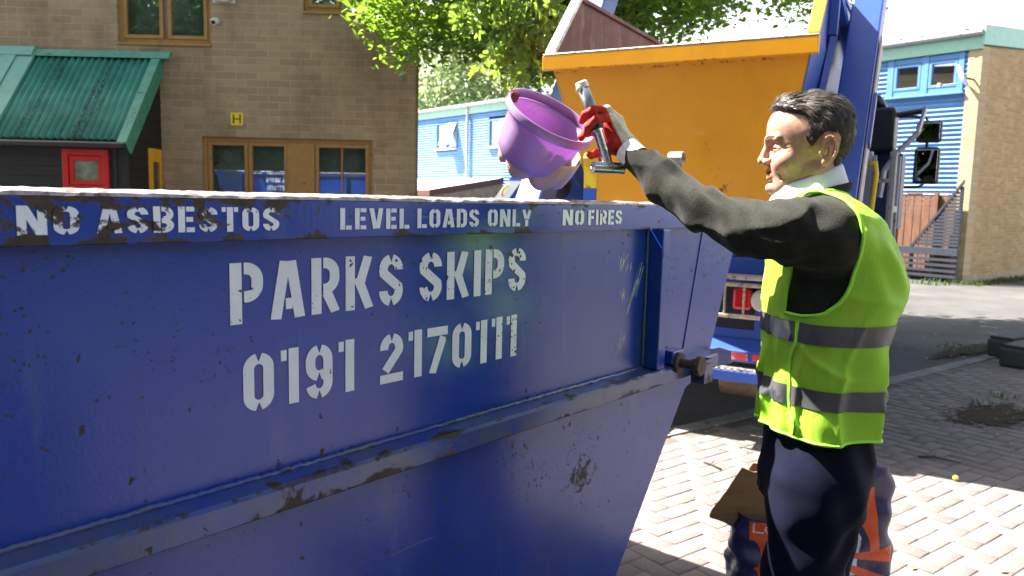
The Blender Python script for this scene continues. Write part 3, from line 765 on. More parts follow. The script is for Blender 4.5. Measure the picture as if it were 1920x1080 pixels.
def clad(m, x0, x1, z0, z1, per=.10, amp=.020, y=0):
    n = int(round((z1 - z0) / per * 8)); V, F = [], []
    for i in range(n + 1):
        z = z0 + (z1 - z0) * i / n
        h = amp * math.sin(2 * math.pi * z / per)
        V += [(x0, y + h, z), (x1, y + h, z)]
    F = [(2 * i, 2 * i + 1, 2 * i + 3, 2 * i + 2)[::-1] for i in range(n)]
    m.add(V, F)
wins = [(1.22, 1.80, 4.10, 4.66), (.47, 1.05, 4.10, 4.66), (19.5, 21.1, 3.50, 4.56), (15.75, 17.3, 3.46, 4.50)]
m = MB()
clad(m, .27, L, 0, 3.4)
segs = [(.27, .34), (1.95, 15.72), (17.33, 19.47), (21.13, L)]
for a, b in segs: clad(m, a, b, 3.4, 4.8)
for a, b in ((15.72, 17.33), (19.47, 21.13)): clad(m, a, b, 4.6, 4.8)
clad(m, .34, 1.95, 3.4, 3.95); clad(m, .34, 1.95, 4.78, 4.8)
wallo = m.build('cladding', M_BLUECLAD, bld, smooth=True)
MB().box(.27, L, -.35, -.06, 0, 4.8).build('backing_wall', M_DARKROOM, bld)
m = MB(); m.box(.34, .46, -.03, .035, 3.98, 4.78); m.box(1.06, 1.21, -.03, .035, 3.98, 4.78); m.box(1.81, 1.95, -.03, .035, 3.98, 4.78); m.box(.46, 1.06, -.03, .02, 3.98, 4.095); m.box(1.21, 1.81, -.03, .02, 3.98, 4.095); m.box(.46, 1.06, -.03, .02, 4.67, 4.78); m.box(1.21, 1.81, -.03, .02, 4.67, 4.78)
m.build('window_surround', M_BLUEFRAME, bld, bev=.006)
MB().box(.30, 2.0, -.03, .10, 3.93, 3.975).build('sill', M_BLUEFRAME, bld, bev=.006)
def bwin(x0, x1, z0, z1, y=.0, openings=None):
    m = MB(); f = .06
    m.box(x0, x0 + f, y - .04, y + .03, z0, z1); m.box(x1 - f, x1, y - .04, y + .03, z0, z1); m.box(x0 + f, x1 - f, y - .04, y + .03, z1 - f, z1); m.box(x0 + f, x1 - f, y - .04, y + .03, z0, z0 + f)
    if openings: m.box((x0 + x1) / 2 - .03, (x0 + x1) / 2 + .03, y - .03, y + .03, z0 + f, z1 - f)
    w = m.build('window', M_BLUEFRAME, bld, bev=.006)
    MB().box(x0 + f, x1 - f, y - .03, y - .024, z0 + f, z1 - f).build('pane', M_GLASSB, w)
    if openings:
        xm_ = (x0 + x1) / 2
        m = MB(); ang = R(24); h = z1 - z0 - .1
        for a, b in ((x0 + .05, xm_ - .04),):
            q = [(a, y + .035, z1 - .05), (b, y + .035, z1 - .05), (b, y + .035 + h * math.sin(ang), z1 - .05 - h * math.cos(ang)), (a, y + .035 + h * math.sin(ang), z1 - .05 - h * math.cos(ang))]
            m.prism(q, (0, .02, .01))
        m.build('open_casement', M_WHT, w)
        MB().box(x0 - .03, x1 + .03, y, y + .12, z0 - .05, z0 - .001).build('sill', M_WHT, w)
for i, q in enumerate(wins): bwin(*q, openings=i > 1)
# brick pier and end wall, mint fascia, gutter, roof
MB().box(0, .268, -.30, .04, 0, 4.86).build('pier', M_BUFFP, bld)
zs = lambda v: 4.84 + .09 * v
MB().prism([(.0, -.301, -.1), (.0, -9, -.1), (.0, -9, zs(9)), (.0, -.301, zs(.3))], (.2, 0, 0)).build('end_wall', M_BUFF, bld)
MB().box(-.012, .02, -9, .03, -.1, .16).build('plinth', mat('plinth_render', (.36, .29, .20), .9, var=.2), bld)
MB().prism([(-.05, .12, 4.87), (-.05, -9, zs(9) + .02), (-.05, -9, zs(9) + .45), (-.05, .12, 5.26)], (.045, 0, 0)).build('flashing', M_MINT, bld)
MB().box(-.004, L, .03, .085, 4.80, 5.10).build('fascia', M_MINT, bld, bev=.004)
m = MB(); m.tube([(-.01, .15, 5.12), (L, .15, 5.12)], .062, 12)
for k in range(24): m.tube([(.4 + k * 1.1, .15, 5.12), (.46 + k * 1.1, .15, 5.12)], .070, 12)
autosmooth(m.build('gutter', M_PALEGUT, bld))
V, F = [], []
xs = []; x = .0
while x < L: xs += [(x, 0), (x + .22, 0), (x + .25, .05), (x + .33, .05), (x + .36, 0)]; x += .45
for x, h in xs: V += [(x, .16, 5.17 + h), (x, -9, 5.17 + .81 + h)]
F = [(2 * i, 2 * i + 1, 2 * i + 3, 2 * i + 2) for i in range(len(xs) - 1)]
o = raw('roof', V, F, M_MINT, bld); s = o.modifiers.new('thick', 'SOLIDIFY'); s.thickness = .01
m = MB(); m.tube([(18.65, .10, 1.6), (18.65, .10, 4.98)], .055, 10); m.tube([(18.65, .10, 4.98), (18.65, .15, 5.08)], .055, 10); autosmooth(m.build('downpipe', M_PALEGUT, bld))
m = MB(); m.tube([(.75, -.8, 5.2), (.75, -.8, 5.95)], .018, 6); m.build('roof_pole', M_PALEGUT, bld)
# dish and camera on the pier
o = thing('satellite_dish', 'white satellite dish seen edge on at the brick corner', 'dish', B0 + BW * .14 + BO * .30 + (0, 0, 4.22), math.atan2(BW[1], BW[0]))
V, F = lathe([(.001, 0), (.10, .008), (.19, .03), (.26, .058), (.262, .052), (.19, .022), (.10, 0), (.001, -.008)], 28)
d_ = raw('reflector', V, F, M_WHT, o, smooth=True); d_.rotation_euler = (R(6), R(-62), R(20)); d_.location = (.12, .06, 0)
m = MB(); m.tube([(.10, .05, 0), (-.02, -.10, -.03), (-.02, -.255, -.03)], .02, 8); m.build('bracket', M_GUT, o)
m = MB(); m.tube([(.16, .08, -.12), (.46, .16, -.14)], .012, 6); m.box(.44, .50, .12, .20, -.18, -.09); m.build('receiver_arm', M_PALEGUT, o)
# little shed in front of the far end
shed = thing('garden_shed', 'low brown shed with pale roof in front of the far blue cladding', 'shed', B0 + BW * 16.2 + BO * .08, math.atan2(BW[1], BW[0]))
M_PALEROOF = mat('pale_felt_roof', (.62, .58, .56), .8, var=.1, dirt=.1)
M_BROWN = mat('brown_stained_wood', (.115, .048, .032), .7, var=.25, bump=.4, bs=30, stretch=(8, 8, .6))
MB().prism([(0, .02, 2.24), (0, 3.2, 1.72), (0, 3.2, 1.77), (0, .02, 2.29)], (8, 0, 0)).build('roof', M_PALEROOF, shed)
MB().prism([(-.03, .02, 2.08), (-.03, 3.2, 1.55), (-.03, 3.2, 1.78), (-.03, .02, 2.30)], (.028, 0, 0)).box(-.03, 8, 3.201, 3.23, 1.55, 1.76).build('fascia', M_BROWN, shed)
m = MB()
for k in range(34): m.box(.02, .05, .05 + k * .093, .05 + k * .093 + .085, 0, 2.08 - k * .0155)
m.build('wall', mat('slatted_wood', (.34, .24, .15), .8, var=.3), shed)
MB().box(.06, 7.9, 3.0, 3.1, 0, 1.6).build('front_wall', M_BROWN, shed)
# fences by the brick corner
M_FENCE = mat('brown_fence_board', (.155, .072, .040), .8, var=.3, vs=3, bump=.5, bs=20, stretch=(6, 6, .7), dirt=.2, dcol=(.05, .03, .02))
fen = thing('board_fence', 'brown wooden board fence in front of the blue cladding', 'fence', B0 + BO * .20, math.atan2(BW[1], BW[0]))
m = MB()
for k in range(1, 38): m.box(.02 + k * .172, .02 + k * .172 + .160, -.012, .012, .05, 1.84 + random.uniform(-.012, .012))
m.build('boards', M_FENCE, fen, bev=.003)
for k in range(7): MB().box(.52 + k * .95, .60 + k * .95, .0125, .085, 0, 1.86).build('post', M_FENCE, fen, bev=.004)
MB().box(.19, 6.6, -.02, .03, 1.853, 1.885).build('capping', M_FENCE, fen)
M_SLAT = mat('grey_slat', (.024, .031, .050), .6, var=.15)
sf = thing('slatted_fence', 'blue grey slatted fence with a sloping top beside the buff brick wall', 'fence', B0 + BO * .42, math.atan2(BW[1], BW[0]))
m = MB()
for k in range(4): m.box(-.02, 4.2, -.012, .012, .10 + k * .115, .155 + k * .115)
m.build('low_slats', M_SLAT, sf)
MB().box(-.02, 4.2, -.02, .02, .565, .72).build('rail', M_SLAT, sf, bev=.004)
m = MB()
zt = lambda x: 2.02 - (x + .02) * 1.45
k = 0
while .76 + k * .072 < 1.95:
    z = .76 + k * .072; xe = (2.02 - z) / 1.45 - .02
    m.box(-.02, max(.01, xe - .02), -.010, .010, z, z + .055); k += 1
m.build('sloping_slats', M_SLAT, sf)
m = MB(); m.prism([(-.03, -.025, 2.06), (.92, -.025, .70), (.92, -.025, .78), (-.03, -.025, 2.14)], (0, .05, 0)); m.build('capping', M_SLAT, sf)
for x, h in ((-.015, 2.0), (.45, 1.36), (.90, .78), (2.3, .6), (3.6, .6)): MB().box(x, x + .05, -.075, -.0125, 0, h).build('post', M_SLAT, sf)
blades('grass_verge', [tuple(B0 + BO * (.75 + random.uniform(-.15, .45)) + BW * x + (0, 0, 0)) for x in np.arange(-.1, 4.5, .16)] + [tuple(B0 + BO * random.uniform(.1, 1.0) - BW * .35 - BO * k + (0, 0, 0)) for k in np.arange(0, 5, .18)], M_GRASS, 'strip of grass along the foot of the fence and brick wall', .10, 34, .2, .008)
# ------------------------------------------------------------------ skip lorry and the orange skip on it
TY = R(29)
T0 = np.array([.215, 5.4, 0.]); TXv = np.array([math.cos(TY), -math.sin(TY), 0]); TYv = np.array([math.sin(TY), math.cos(TY), 0])
def tl(p): q = np.asarray(p) - T0; return np.array([q @ TXv, q @ TYv, q[2]])
def t_rear(x, y, dy): return tl(on_plane(x, y, T0 + TYv * dy, TYv))
def t_side(x, y, dx): return tl(on_plane(x, y, T0 + TXv * dx, TXv))
M_TBLUE = NT('lorry_blue'); t = M_TBLUE
c = t.mix(t.ramp(t.noise(3, 4), .3, .7), (.018, .060, .30), (.028, .085, .38))
c = t.mix(t.ramp(t.noise(11, 8, .75), .60, .68, 0, .6), c, (.06, .07, .10))
c = t.mix(t.ramp(t.noise(17, 8, .78, dist=.5), .66, .68), c, (.045, .028, .020))
c = t.mix(t.ramp(t.noise(27, 7, .75, co=t.scaled(1, 1, .5)), .69, .71), c, (.45, .45, .45))
t.set(col=c, rough=.38); t.bump(t.noise(40, 4), .1, .004); M_TBLUE = t.m
M_ORANGE = NT('orange_skip_paint'); t = M_ORANGE
c = t.mix(t.ramp(t.noise(1.5, 3), .3, .7), (.73, .305, .004), (.81, .365, .005))
c = t.mix(t.ramp(t.noise(5, 6, .7, co=t.scaled(1, 1, .3)), .55, .8, 0, .3), c, (.52, .20, .03))
k = t.ramp(t.noise(6.5, 9, .76, co=t.scaled(1.3, 1.3, 1), dist=.6), .67, .68)
d = t.n('VectorMath', {0: t.scaled(1, 0, .55), 1: (1.14, 0, 1.62 * .55)}, operation='DISTANCE').outputs['Value']
k2 = t.ramp(t.math('ADD', t.noise(24, 8, .8), t.ramp(d, 0, .20, .12, -.15)), .63, .645)
k3 = t.math('MULTIPLY', t.ramp(t.noise(16, 9, .8), .56, .57), t.ramp(t.math('ABSOLUTE', t.math('SUBTRACT', t.n('SeparateXYZ', {0: t.co}).outputs[2], 2.402)), .014, .002))
c = t.mix(t.math('MAXIMUM', t.math('MAXIMUM', k, k2), k3), c, (.085, .028, .010))
t.set(col=c, rough=.42, coat=.1); t.bump(t.noise(2.2, 2), .2, .02); M_ORANGE = t.m
M_BROWNIN = mat('scoured_skip_inside', (.15, .070, .055), .7, var=.25, vs=4, dirt=.25, dcol=(.24, .17, .15), ds=7, bump=.3, stretch=(1, 1, .35))
M_STEEL = mat('bright_worn_steel', (.55, .53, .50), .4, .5, var=.2, dirt=.35, dcol=(.12, .08, .06), ds=25)
M_DARKM = mat('dark_underframe', (.018, .018, .02), .7, var=.4, dirt=.3, dcol=(.05, .04, .03))
M_RUBBER = mat('tyre_rubber', (.02, .02, .021), .85, var=.3, bump=.4, bs=40)
M_LGREY = mat('light_grey_metal', (.30, .31, .33), .45, .2, var=.15, dirt=.2)
M_PINKISH = mat('faded_primer', (.42, .33, .33), .6, var=.25, dirt=.3, dcol=(.05, .07, .22), ds=8)
M_REDL = mat('red_lamp', (.60, .012, .01), .15, var=.1, coat=.8)
M_WHL = mat('white_lamp', (.70, .68, .62), .2, var=.1, coat=.6)
M_STRIPE = mat('red_reflective_tape', (.48, .04, .05), .45, var=.2, dirt=.3, dcol=(.45, .42, .42), ds=18)
M_YELP = mat('yellow_paint', (.72, .50, .02), .45, var=.1, dirt=.2, dcol=(.2, .08, .02), ds=20)
M_MIRROR = glass_mat('mirror_glass', (0, 0, 0), .75)
oskip = thing('orange_skip', 'orange ended steel skip with scoured brown inside, carried on the blue lorry', 'skip', T0, -TY)
OW = 1.70
def oprof(inset=0, x0=0):
    lo = .28
    up = [(0, 2.50), (.42, 2.97), (3.1, 2.97), (3.55, 2.50)]; dn = [(0, 2.50), (.45, 1.22), (3.1, 1.22), (3.55, 2.50)]
    return up, dn
up, dn = oprof()
xin = lambda z: .28 * max(0, (2.50 - z)) / 1.28
for sgn, x0, mo in ((1, 0, M_ORANGE), (-1, OW, M_TBLUE)):
    m = MB(); m.prism([(x0, y, z) for y, z in up], (sgn * .006, 0, 0)); m.prism([(x0 + sgn * xin(z), y, z) for y, z in dn][::-1], (sgn * .006, 0, 0))
    m.build('side_plate', mo, oskip)
    m = MB(); m.prism([(x0 + sgn * .008, y, z) for y, z in up], (sgn * .003, 0, 0)); m.prism([(x0 + sgn * (.008 + xin(z)), y, z) for y, z in dn][::-1], (sgn * .003, 0, 0))
    m.build('inner_lining', M_BROWNIN, oskip)
    # bright sloping edges
    m = MB(); a = np.array([x0 + sgn * .01, -.005, 2.52]); b = np.array([x0 + sgn * .01, .42, 2.985]); c_ = np.array([x0 + sgn * .01, 3.1, 2.985])
    m.bar(a, b, .07, .03, (0, -1, 1)); m.build('edge_cap', M_STEEL if sgn == 1 else M_ORANGE, oskip, bev=.004)
    m = MB(); m.bar(b + (0, .012, -.006), c_, .05, .03); m.build('top_cap', M_BROWNIN if sgn == 1 else M_TBLUE, oskip, bev=.004)
# gusset frame on the blue side
m = MB(); m.bar((OW + .03, .50, 2.60), (OW + .03, .55, 2.93), .05, .05); m.bar((OW + .03, .55, 2.90), (OW + .03, 1.9, 2.55), .05, .06); m.bar((OW + .02, .50, 2.60), (OW - .10, .62, 1.9), .05, .06); m.build('side_rib', M_TBLUE, oskip)
m = MB(); Pq = [(0.004, 0, 2.50), (OW - .004, 0, 2.50), (OW - .28, .45, 1.22), (.28, .45, 1.22)]
m.prism(Pq, (0, .006, 0)); m.build('end_plate', M_ORANGE, oskip)
m = MB(); m.prism([(x, 3.55 - y + .0, z) for x, y, z in Pq], (0, -.006, 0)); m.build('end_plate', M_ORANGE, oskip)
MB().prism([(x + (.85 - x) * .02, y + .012, z) for x, y, z in Pq], (0, .003, 0)).build('end_lining', M_BROWNIN, oskip)
MB().box(.28, OW - .28, .45, 3.1, 1.19, 1.22).build('floor', M_TBLUE, oskip)
MB().box(-.03, OW + .03, -.045, -.001, 2.405, 2.500).build('rim', M_ORANGE, oskip, bev=.005)
MB().box(-.03, OW + .03, -.046, .03, 2.501, 2.514).build('rim_top', M_STEEL, oskip, bev=.006)
def hook(x, col2=True):
    m = MB(); P = [(x, -.06, 1.80), (x, -.10, 1.835), (x, -.05, 1.86), (x, .02, 1.84)]
    pts = [(-.055, 1.62), (-.06, 1.78), (-.075, 1.815), (-.06, 1.842), (-.03, 1.85), (0, 1.835), (.02, 1.80)]
    for a, b in zip(pts[:-1], pts[1:]): m.bar((x, a[0], a[1]), (x, b[0], b[1]), .09, .012, (0, 1, 0.01))
    m.build('hook', M_YELP if col2 else M_LGREY, oskip)
    MB().box(x - .045, x + .045, -.066, -.05, 1.42, 1.62).build('hook_base', M_TBLUE, oskip)
hook(.36); hook(.93, False)

lorry = thing('skip_lorry', 'blue skip lorry parked behind the man, its rear lamps towards the viewer', 'lorry', T0, -TY)
MB().box(.35, 1.4, .30, 5.9, .72, 1.02).build('chassis', M_DARKM, lorry)
MB().box(-.1, 1.80, .40, 3.3, 1.05, 1.185).build('bed', M_TBLUE, lorry, bev=.01)
rear = MB().box(-.28, 1.98, .30, .36, .64, 1.06).build('rear_panel', M_TBLUE, lorry, bev=.008)
MB().prism([(-.28, .29, .66), (-.28, .16, .60), (-.28, .16, .53), (-.28, .29, .53)], (2.26, 0, 0)).build('bumper', M_TBLUE, lorry, bev=.006)
for a, b in ((-.26, .10), (.12, .60), (1.04, 1.40), (1.43, 1.96)):
    MB().box(a, b, .152, .159, .545, .59).build('reflective_strip', M_STRIPE, lorry)
for x0 in (-.26, 1.12):
    x1 = x0 + .84
    m = MB()
    m.box(x0, x1, .10, .30, 1.065, 1.085); m.build('lamp_shelf', M_STEEL, lorry, bev=.004)
    m = MB(); z0, z1 = .815, 1.045
    m.box(x0, x1, .12, .14, z1 - .028, z1); m.box(x0, x1, .12, .14, z0, z0 + .028)
    m.box(x0, x0 + .028, .12, .14, z0 + .028, z1 - .028); m.box(x1 - .028, x1, .12, .14, z0 + .028, z1 - .028)
    for k in range(1, 7): m.box(x0 + k * .12 - .008, x0 + k * .12 + .008, .122, .138, z0 + .028, z1 - .028)
    m.build('lamp_guard', mat('rusty_cream_guard', (.45, .38, .28), .6, .2, var=.25, dirt=.4, dcol=(.10, .05, .03), ds=25), lorry, bev=.008)
    for (a, b, mt) in ((.15, .27, M_REDL), (.42, .60, M_REDL), (.62, .78, mat('amber_lamp', (.7, .22, .01), .2, coat=.7))):
        MB().box(x0 + a, x0 + b, .20, .29, .86, 1.00).build('lamp', mt, lorry, bev=.02)
    m = MB(); m.tube([(x0 + .335, .29, .93), (x0 + .335, .21, .93), (x0 + .335, .195, .93)], [.07, .07, .055], 24); autosmooth(m.build('lamp', M_WHL, lorry))
    m = MB(); m.box(x0, x1, .0, .28, .475, .495)
    for k in range(21): m.box(x0 + .01 + k * .04, x0 + .032 + k * .04, -.012, 0, .475, .525)
    m.box(x0, x1, -.001, .012, .475, .505); m.build('step', M_STEEL, lorry)
    MB().box(x0, x1, -.02, -.0125, .44, .50).build('step_edge', M_TBLUE, lorry)
    m = MB(); m.tube([(x0 + .06, .42, .36), (x0 + .07, .42, .36), (x0 + .72, .42, .36), (x0 + .73, .42, .36)], [.09, .105, .105, .09], 24); autosmooth(m.build('jack_roller', mat('rusty_roller', (.14, .095, .07), .6, .2, var=.3, dirt=.3), lorry))
    MB().box(x0 + .3, x0 + .5, .38, .46, .46, .75).build('jack_leg', M_DARKM, lorry)
def wheel(x0, x1, y, r_=.47):
    prf = [(r_ * .55, 0), (r_ * .93, 0), (r_, .04), (r_, abs(x1 - x0) - .04), (r_ * .93, abs(x1 - x0)), (r_ * .55, abs(x1 - x0))]
    V, F = lathe(prf, 36); V = [(x0 + z, y + a, r_ + b) for a, b, z in V]
    w = raw('wheel', V, F, M_RUBBER, lorry, smooth=True); autosmooth(w)
    V, F = lathe([(.001, .08), (.10, .08), (.14, .04), (r_ * .5, .03), (r_ * .56, .0), (r_ * .56, abs(x1 - x0))], 30); V = [(x0 + z if x0 < .8 else x1 - z, y + a, r_ + b) for a, b, z in V]
    raw('rim', V, F, M_LGREY, w)
for y in (1.75, 4.75): wheel(-.27, .05, y); wheel(1.65, 1.97, y)
for x0 in (-.30, 1.62):
    m = MB(); P = []
    for k in range(11): a = math.pi * k / 10; P.append((1.75 + .56 * math.cos(a), .47 + .56 * math.sin(a)))
    for a, b in zip(P[:-1], P[1:]): m.bar((x0 + .19, a[0], a[1]), (x0 + .19, b[0], b[1]), .38, .012, (0, .001, 1))
    m.build('mudguard', M_DARKM, lorry)
# lifting arms: box sections leaning forward, cut-outs and worn edges
bot, topp = t_side(1580, 345, 1.86), t_side(1632, 0, 1.86)
d = (topp - bot); topp = bot + d * 1.25; foot = bot - d * .3
xr = lambda p: np.array([1.62 - p[0], p[1], p[2]])
for side in (0, 1):
    A, B = (foot, topp) if side == 0 else (xr(foot), xr(topp))
    m = MB(); m.bar(A, B, .20, .22, (0, 1, .2)); arm = m.build('lifting_arm', M_TBLUE, lorry, bev=.012)
    dd = (B - A) / np.linalg.norm(B - A); out = np.array([1, 0, 0.]) * (1 if side == 0 else -1); out -= dd * np.dot(out, dd)
    m = MB(); a = A + out * .112; m.bar(a + dd * .1, a + dd * 1.6, .010, .16, (0, 1, .2)); m.build('worn_face', M_PINKISH, arm)
    m = MB(); m.bar(a + out * .01 + dd * .75 - (0, .06, 0), a + out * .01 + dd * 1.15 - (0, .06, 0), .02, .06, (0, 1, .2)); m.build('wear_plate', M_TBLUE, arm)
    q = A + dd * (np.linalg.norm(B - A) * .78) - np.array([0, .118, 0.]); m = MB(); m.bar(q - dd * .10, q + dd * .10, .022, .02, (0, 1, .2)); m.build('slot', M_RUSTY, arm)
    m = MB(); m.tube([B - (.16, 0, 0), B + (.16, 0, 0)], .07, 16); m.build('arm_head', M_TBLUE, arm)
    m = MB(); m.bar(B - (.05, 0, .02), B + (-.05, -.02, .30), .05, .20, (0, 1, .1)); m.bar(B + (.10, .02, -.02), B + (.10, .0, .30), .05, .16, (0, 1, .1)); m.build('chain_hook', M_TBLUE, arm)
    m = MB(); m.tube([A + (0, .9, .1), A + dd * 1.2 + (0, .18, 0)], .06, 14); m.tube([A + (0, .9, .1), A + (0, .45, .5)], .085, 14); m.build('hydraulic_ram', M_DARKM, arm)
# left hand locker with pale slanting side and the tank beside it
q0, q1, q2, q3 = (t_rear(*q, .75) for q in ((918, 385), (975, 306), (1100, 306), (1100, 385)))
lo = .55
m = MB(); m.prism([q3, q2, q1, q0, q0 + (-(q1 - q0)[0] * 1.2, 0, -(q1 - q0)[2] * 1.2), (q3[0], q3[1], q0[2] - (q1 - q0)[2] * 1.2)], (0, .9, 0)); loc_ = m.build('locker', M_TBLUE, lorry, bev=.01)
dn_ = (q1 - q0); dn_ /= np.linalg.norm(dn_); nn = np.array([-dn_[2], 0, dn_[0]])
m = MB(); c0 = q0 + (0, -.012, 0); wv = np.array([.14, 0, 0]); m.prism([c0 - dn_ * .2 + (.004, 0, 0), c0 - dn_ * .2 + wv, c0 + dn_ * .26 + wv, c0 + dn_ * .26 + (.004, 0, 0)], (0, .011, 0)); m.build('pale_panel', mat('pale_blue_panel', (.62, .70, .78), .4, var=.06), loc_)
m = MB(); b0 = c0 + (.0, -.004, 0)
for off, s0_, s1_ in ((.022, -.2, .05), (.118, -.2, .0)): m.bar(b0 + (off, 0, 0) + dn_ * s0_, b0 + (off, 0, 0) + dn_ * s1_, .012, .006, (0, 1, 0)); 
m.build('panel_slot', M_TBLUE, loc_)
hp = b0 + (.07, -.01, 0)
m = MB(); m.tube([hp + dn_ * .22 - (.02, 0, 0), hp + dn_ * .17 - (.03, .01, 0), hp + dn_ * .12 - (.015, 0, 0), hp + dn_ * .10 + (.01, 0, 0)], .009, 8); m.build('hose', M_YELP, loc_, smooth=True)
tp = t_rear(1127, 345, .62)
m = MB(); m.tube([(tp[0], tp[1], 1.19), (tp[0], tp[1], tp[2] - .02), (tp[0], tp[1], tp[2])], [.14, .14, .12], 24); m.tube([(tp[0], tp[1], tp[2] + .004), (tp[0], tp[1], tp[2] + .07), (tp[0], tp[1], tp[2] + .075)], [.105, .105, .09], 24); autosmooth(m.build('tank', mat('black_tank', (.012, .013, .022), .25, var=.2, coat=.4), lorry))
# cab and the gear behind it
cab = MB(); cab.prism([(-.25, 3.55, .95), (-.25, 5.55, .95), (-.25, 5.6, 1.7), (-.25, 5.2, 2.62), (-.25, 3.55, 2.62)], (2.0, 0, 0)); cab = cab.build('cab', M_TBLUE, lorry, bev=.05)
MB().box(1.751, 1.756, 4.2, 5.1, 1.75, 2.4).build('side_window', M_GLASS, cab)
MB().prism([(-.1, 5.612, 1.72), (1.62, 5.612, 1.72), (1.62, 5.232, 2.5), (-.1, 5.232, 2.5)], (0, .006, 0)).build('windscreen', M_GLASS, cab)
MB().box(-.3, 1.95, 5.4, 5.75, .45, .94).build('front_bumper', M_DARKM, lorry, bev=.03)
m = MB(); m.box(1.62, 2.02, 2.3, 2.75, 2.00, 2.36); m.prism([(1.66, 2.35, 2.361), (1.95, 2.35, 2.361), (1.89, 2.35, 2.47), (1.72, 2.35, 2.47)], (0, .3, 0)); m.build('air_filter', M_BLK, lorry, bev=.03)
m = MB(); m.tube([(2.02, 2.4, 2.30), (2.22, 2.4, 2.33)], .022, 8); m.build('filter_pipe', M_BLK, lorry)
m = MB(); pts = [(1.95, 2.25, 1.62), (1.97, 2.25, 1.84), (2.06, 2.25, 1.99), (2.19, 2.25, 2.14), (2.23, 2.25, 2.33)]
for a, b in zip(pts[:-1], pts[1:]): m.bar(a, b, .3, .02, (1, 0, .3))
m.build('side_guard', mat('pale_guard', (.22, .23, .29), .4, .2, var=.2, dirt=.2, dcol=(.1, .12, .3)), lorry)
MB().box(1.62, 2.08, 2.6, 3.2, 1.35, 2.0).build('side_locker', mat('navy_locker', (.010, .018, .085), .4), lorry, bev=.01)
m = MB()
for x in (1.93, 2.06): m.box(x, x + .03, 1.50, 1.53, 1.02, 1.92)
for k in range(3): m.box(1.96, 2.06, 1.505, 1.525, 1.12 + k * .3, 1.15 + k * .3)
m.build('ladder', M_LGREY, lorry, bev=.004)
m = MB(); m.box(2.04, 2.09, 1.60, 2.2, 1.05, 1.10); m.box(2.04, 2.09, 1.60, 1.66, 1.1, 1.95); m.box(2.04, 2.09, 2.14, 2.2, 1.1, 1.95); m.box(2.04, 2.09, 1.66, 2.14, 1.5, 1.55); m.build('side_frame', M_LGREY, lorry, bev=.005)
MB().box(1.84, 1.93, 1.55, 1.60, 1.04, 1.95).build('side_panel', mat('pale_side_panel', (.5, .55, .6), .45), lorry, bev=.01)
m = MB(); m.tube([(1.90, 1.42, 1.84), (1.96, 1.42, 1.86), (1.97, 1.42, 1.78), (1.94, 1.42, 1.25), (1.88, 1.42, 1.18)], .020, 10); m.build('hose', M_YELP, lorry, smooth=True)
m = MB(); m.tube([(1.86, 1.40, 1.75), (1.86, 1.40, 1.92)], [.05, .03], 12); m.build('work_lamp', M_BLK, lorry)
# door mirrors
m = MB(); m.tube([(1.745, 4.75, 2.52), (2.02, 4.75, 2.53), (2.17, 4.75, 2.51), (2.20, 4.75, 2.46), (2.20, 4.75, 1.80), (2.15, 4.75, 1.77), (1.745, 4.75, 1.76)], .016, 8); mir_ = m.build('mirror_arm', M_BLK, lorry, smooth=True)
for z0, z1, w_ in ((2.24, 2.47, .25), (1.80, 2.19, .25)):
    MB().box(2.09, 2.09 + w_, 4.62, 4.80, z0, z1).build('mirror_housing', M_BLK, mir_, bev=.035)
    MB().box(2.115, 2.065 + w_, 4.612, 4.619, z0 + .03, z1 - .03).build('mirror_glass', M_MIRROR, mir_, bev=.003)
# ------------------------------------------------------------------ smooth-blended modelling: distance fields -> quads
f32 = np.float32
def smin(a, b, k): h = np.clip(.5 + .5 * (b - a) / k, 0, 1); return b + (a - b) * h - k * h * (1 - h)
def smax(a, b, k): return -smin(-a, -b, k)
def sph(P, c, r): return np.sqrt((P[0] - c[0]) ** 2 + (P[1] - c[1]) ** 2 + (P[2] - c[2]) ** 2) - r
def ell(P, c, r):
    k0 = np.sqrt(((P[0] - c[0]) / r[0]) ** 2 + ((P[1] - c[1]) / r[1]) ** 2 + ((P[2] - c[2]) / r[2]) ** 2) + 1e-6
    k1 = np.sqrt(((P[0] - c[0]) / r[0] ** 2) ** 2 + ((P[1] - c[1]) / r[1] ** 2) ** 2 + ((P[2] - c[2]) / r[2] ** 2) ** 2) + 1e-9
    return k0 * (k0 - 1) / k1
def cap(P, a, b, ra, rb=None):
    rb = ra if rb is None else rb
    ab = [b[i] - a[i] for i in range(3)]; L = sum(v * v for v in ab) + 1e-12
    h = np.clip(((P[0] - a[0]) * ab[0] + (P[1] - a[1]) * ab[1] + (P[2] - a[2]) * ab[2]) / L, 0, 1)
    return np.sqrt(sum((P[i] - a[i] - ab[i] * h) ** 2 for i in range(3))) - (ra + (rb - ra) * h)
def chain(P, pts, k=.01):
    d = None
    for (a, b) in zip(pts[:-1], pts[1:]):
        e = cap(P, a[:3], b[:3], a[3], b[3]); d = e if d is None else smin(d, e, k)
    return d
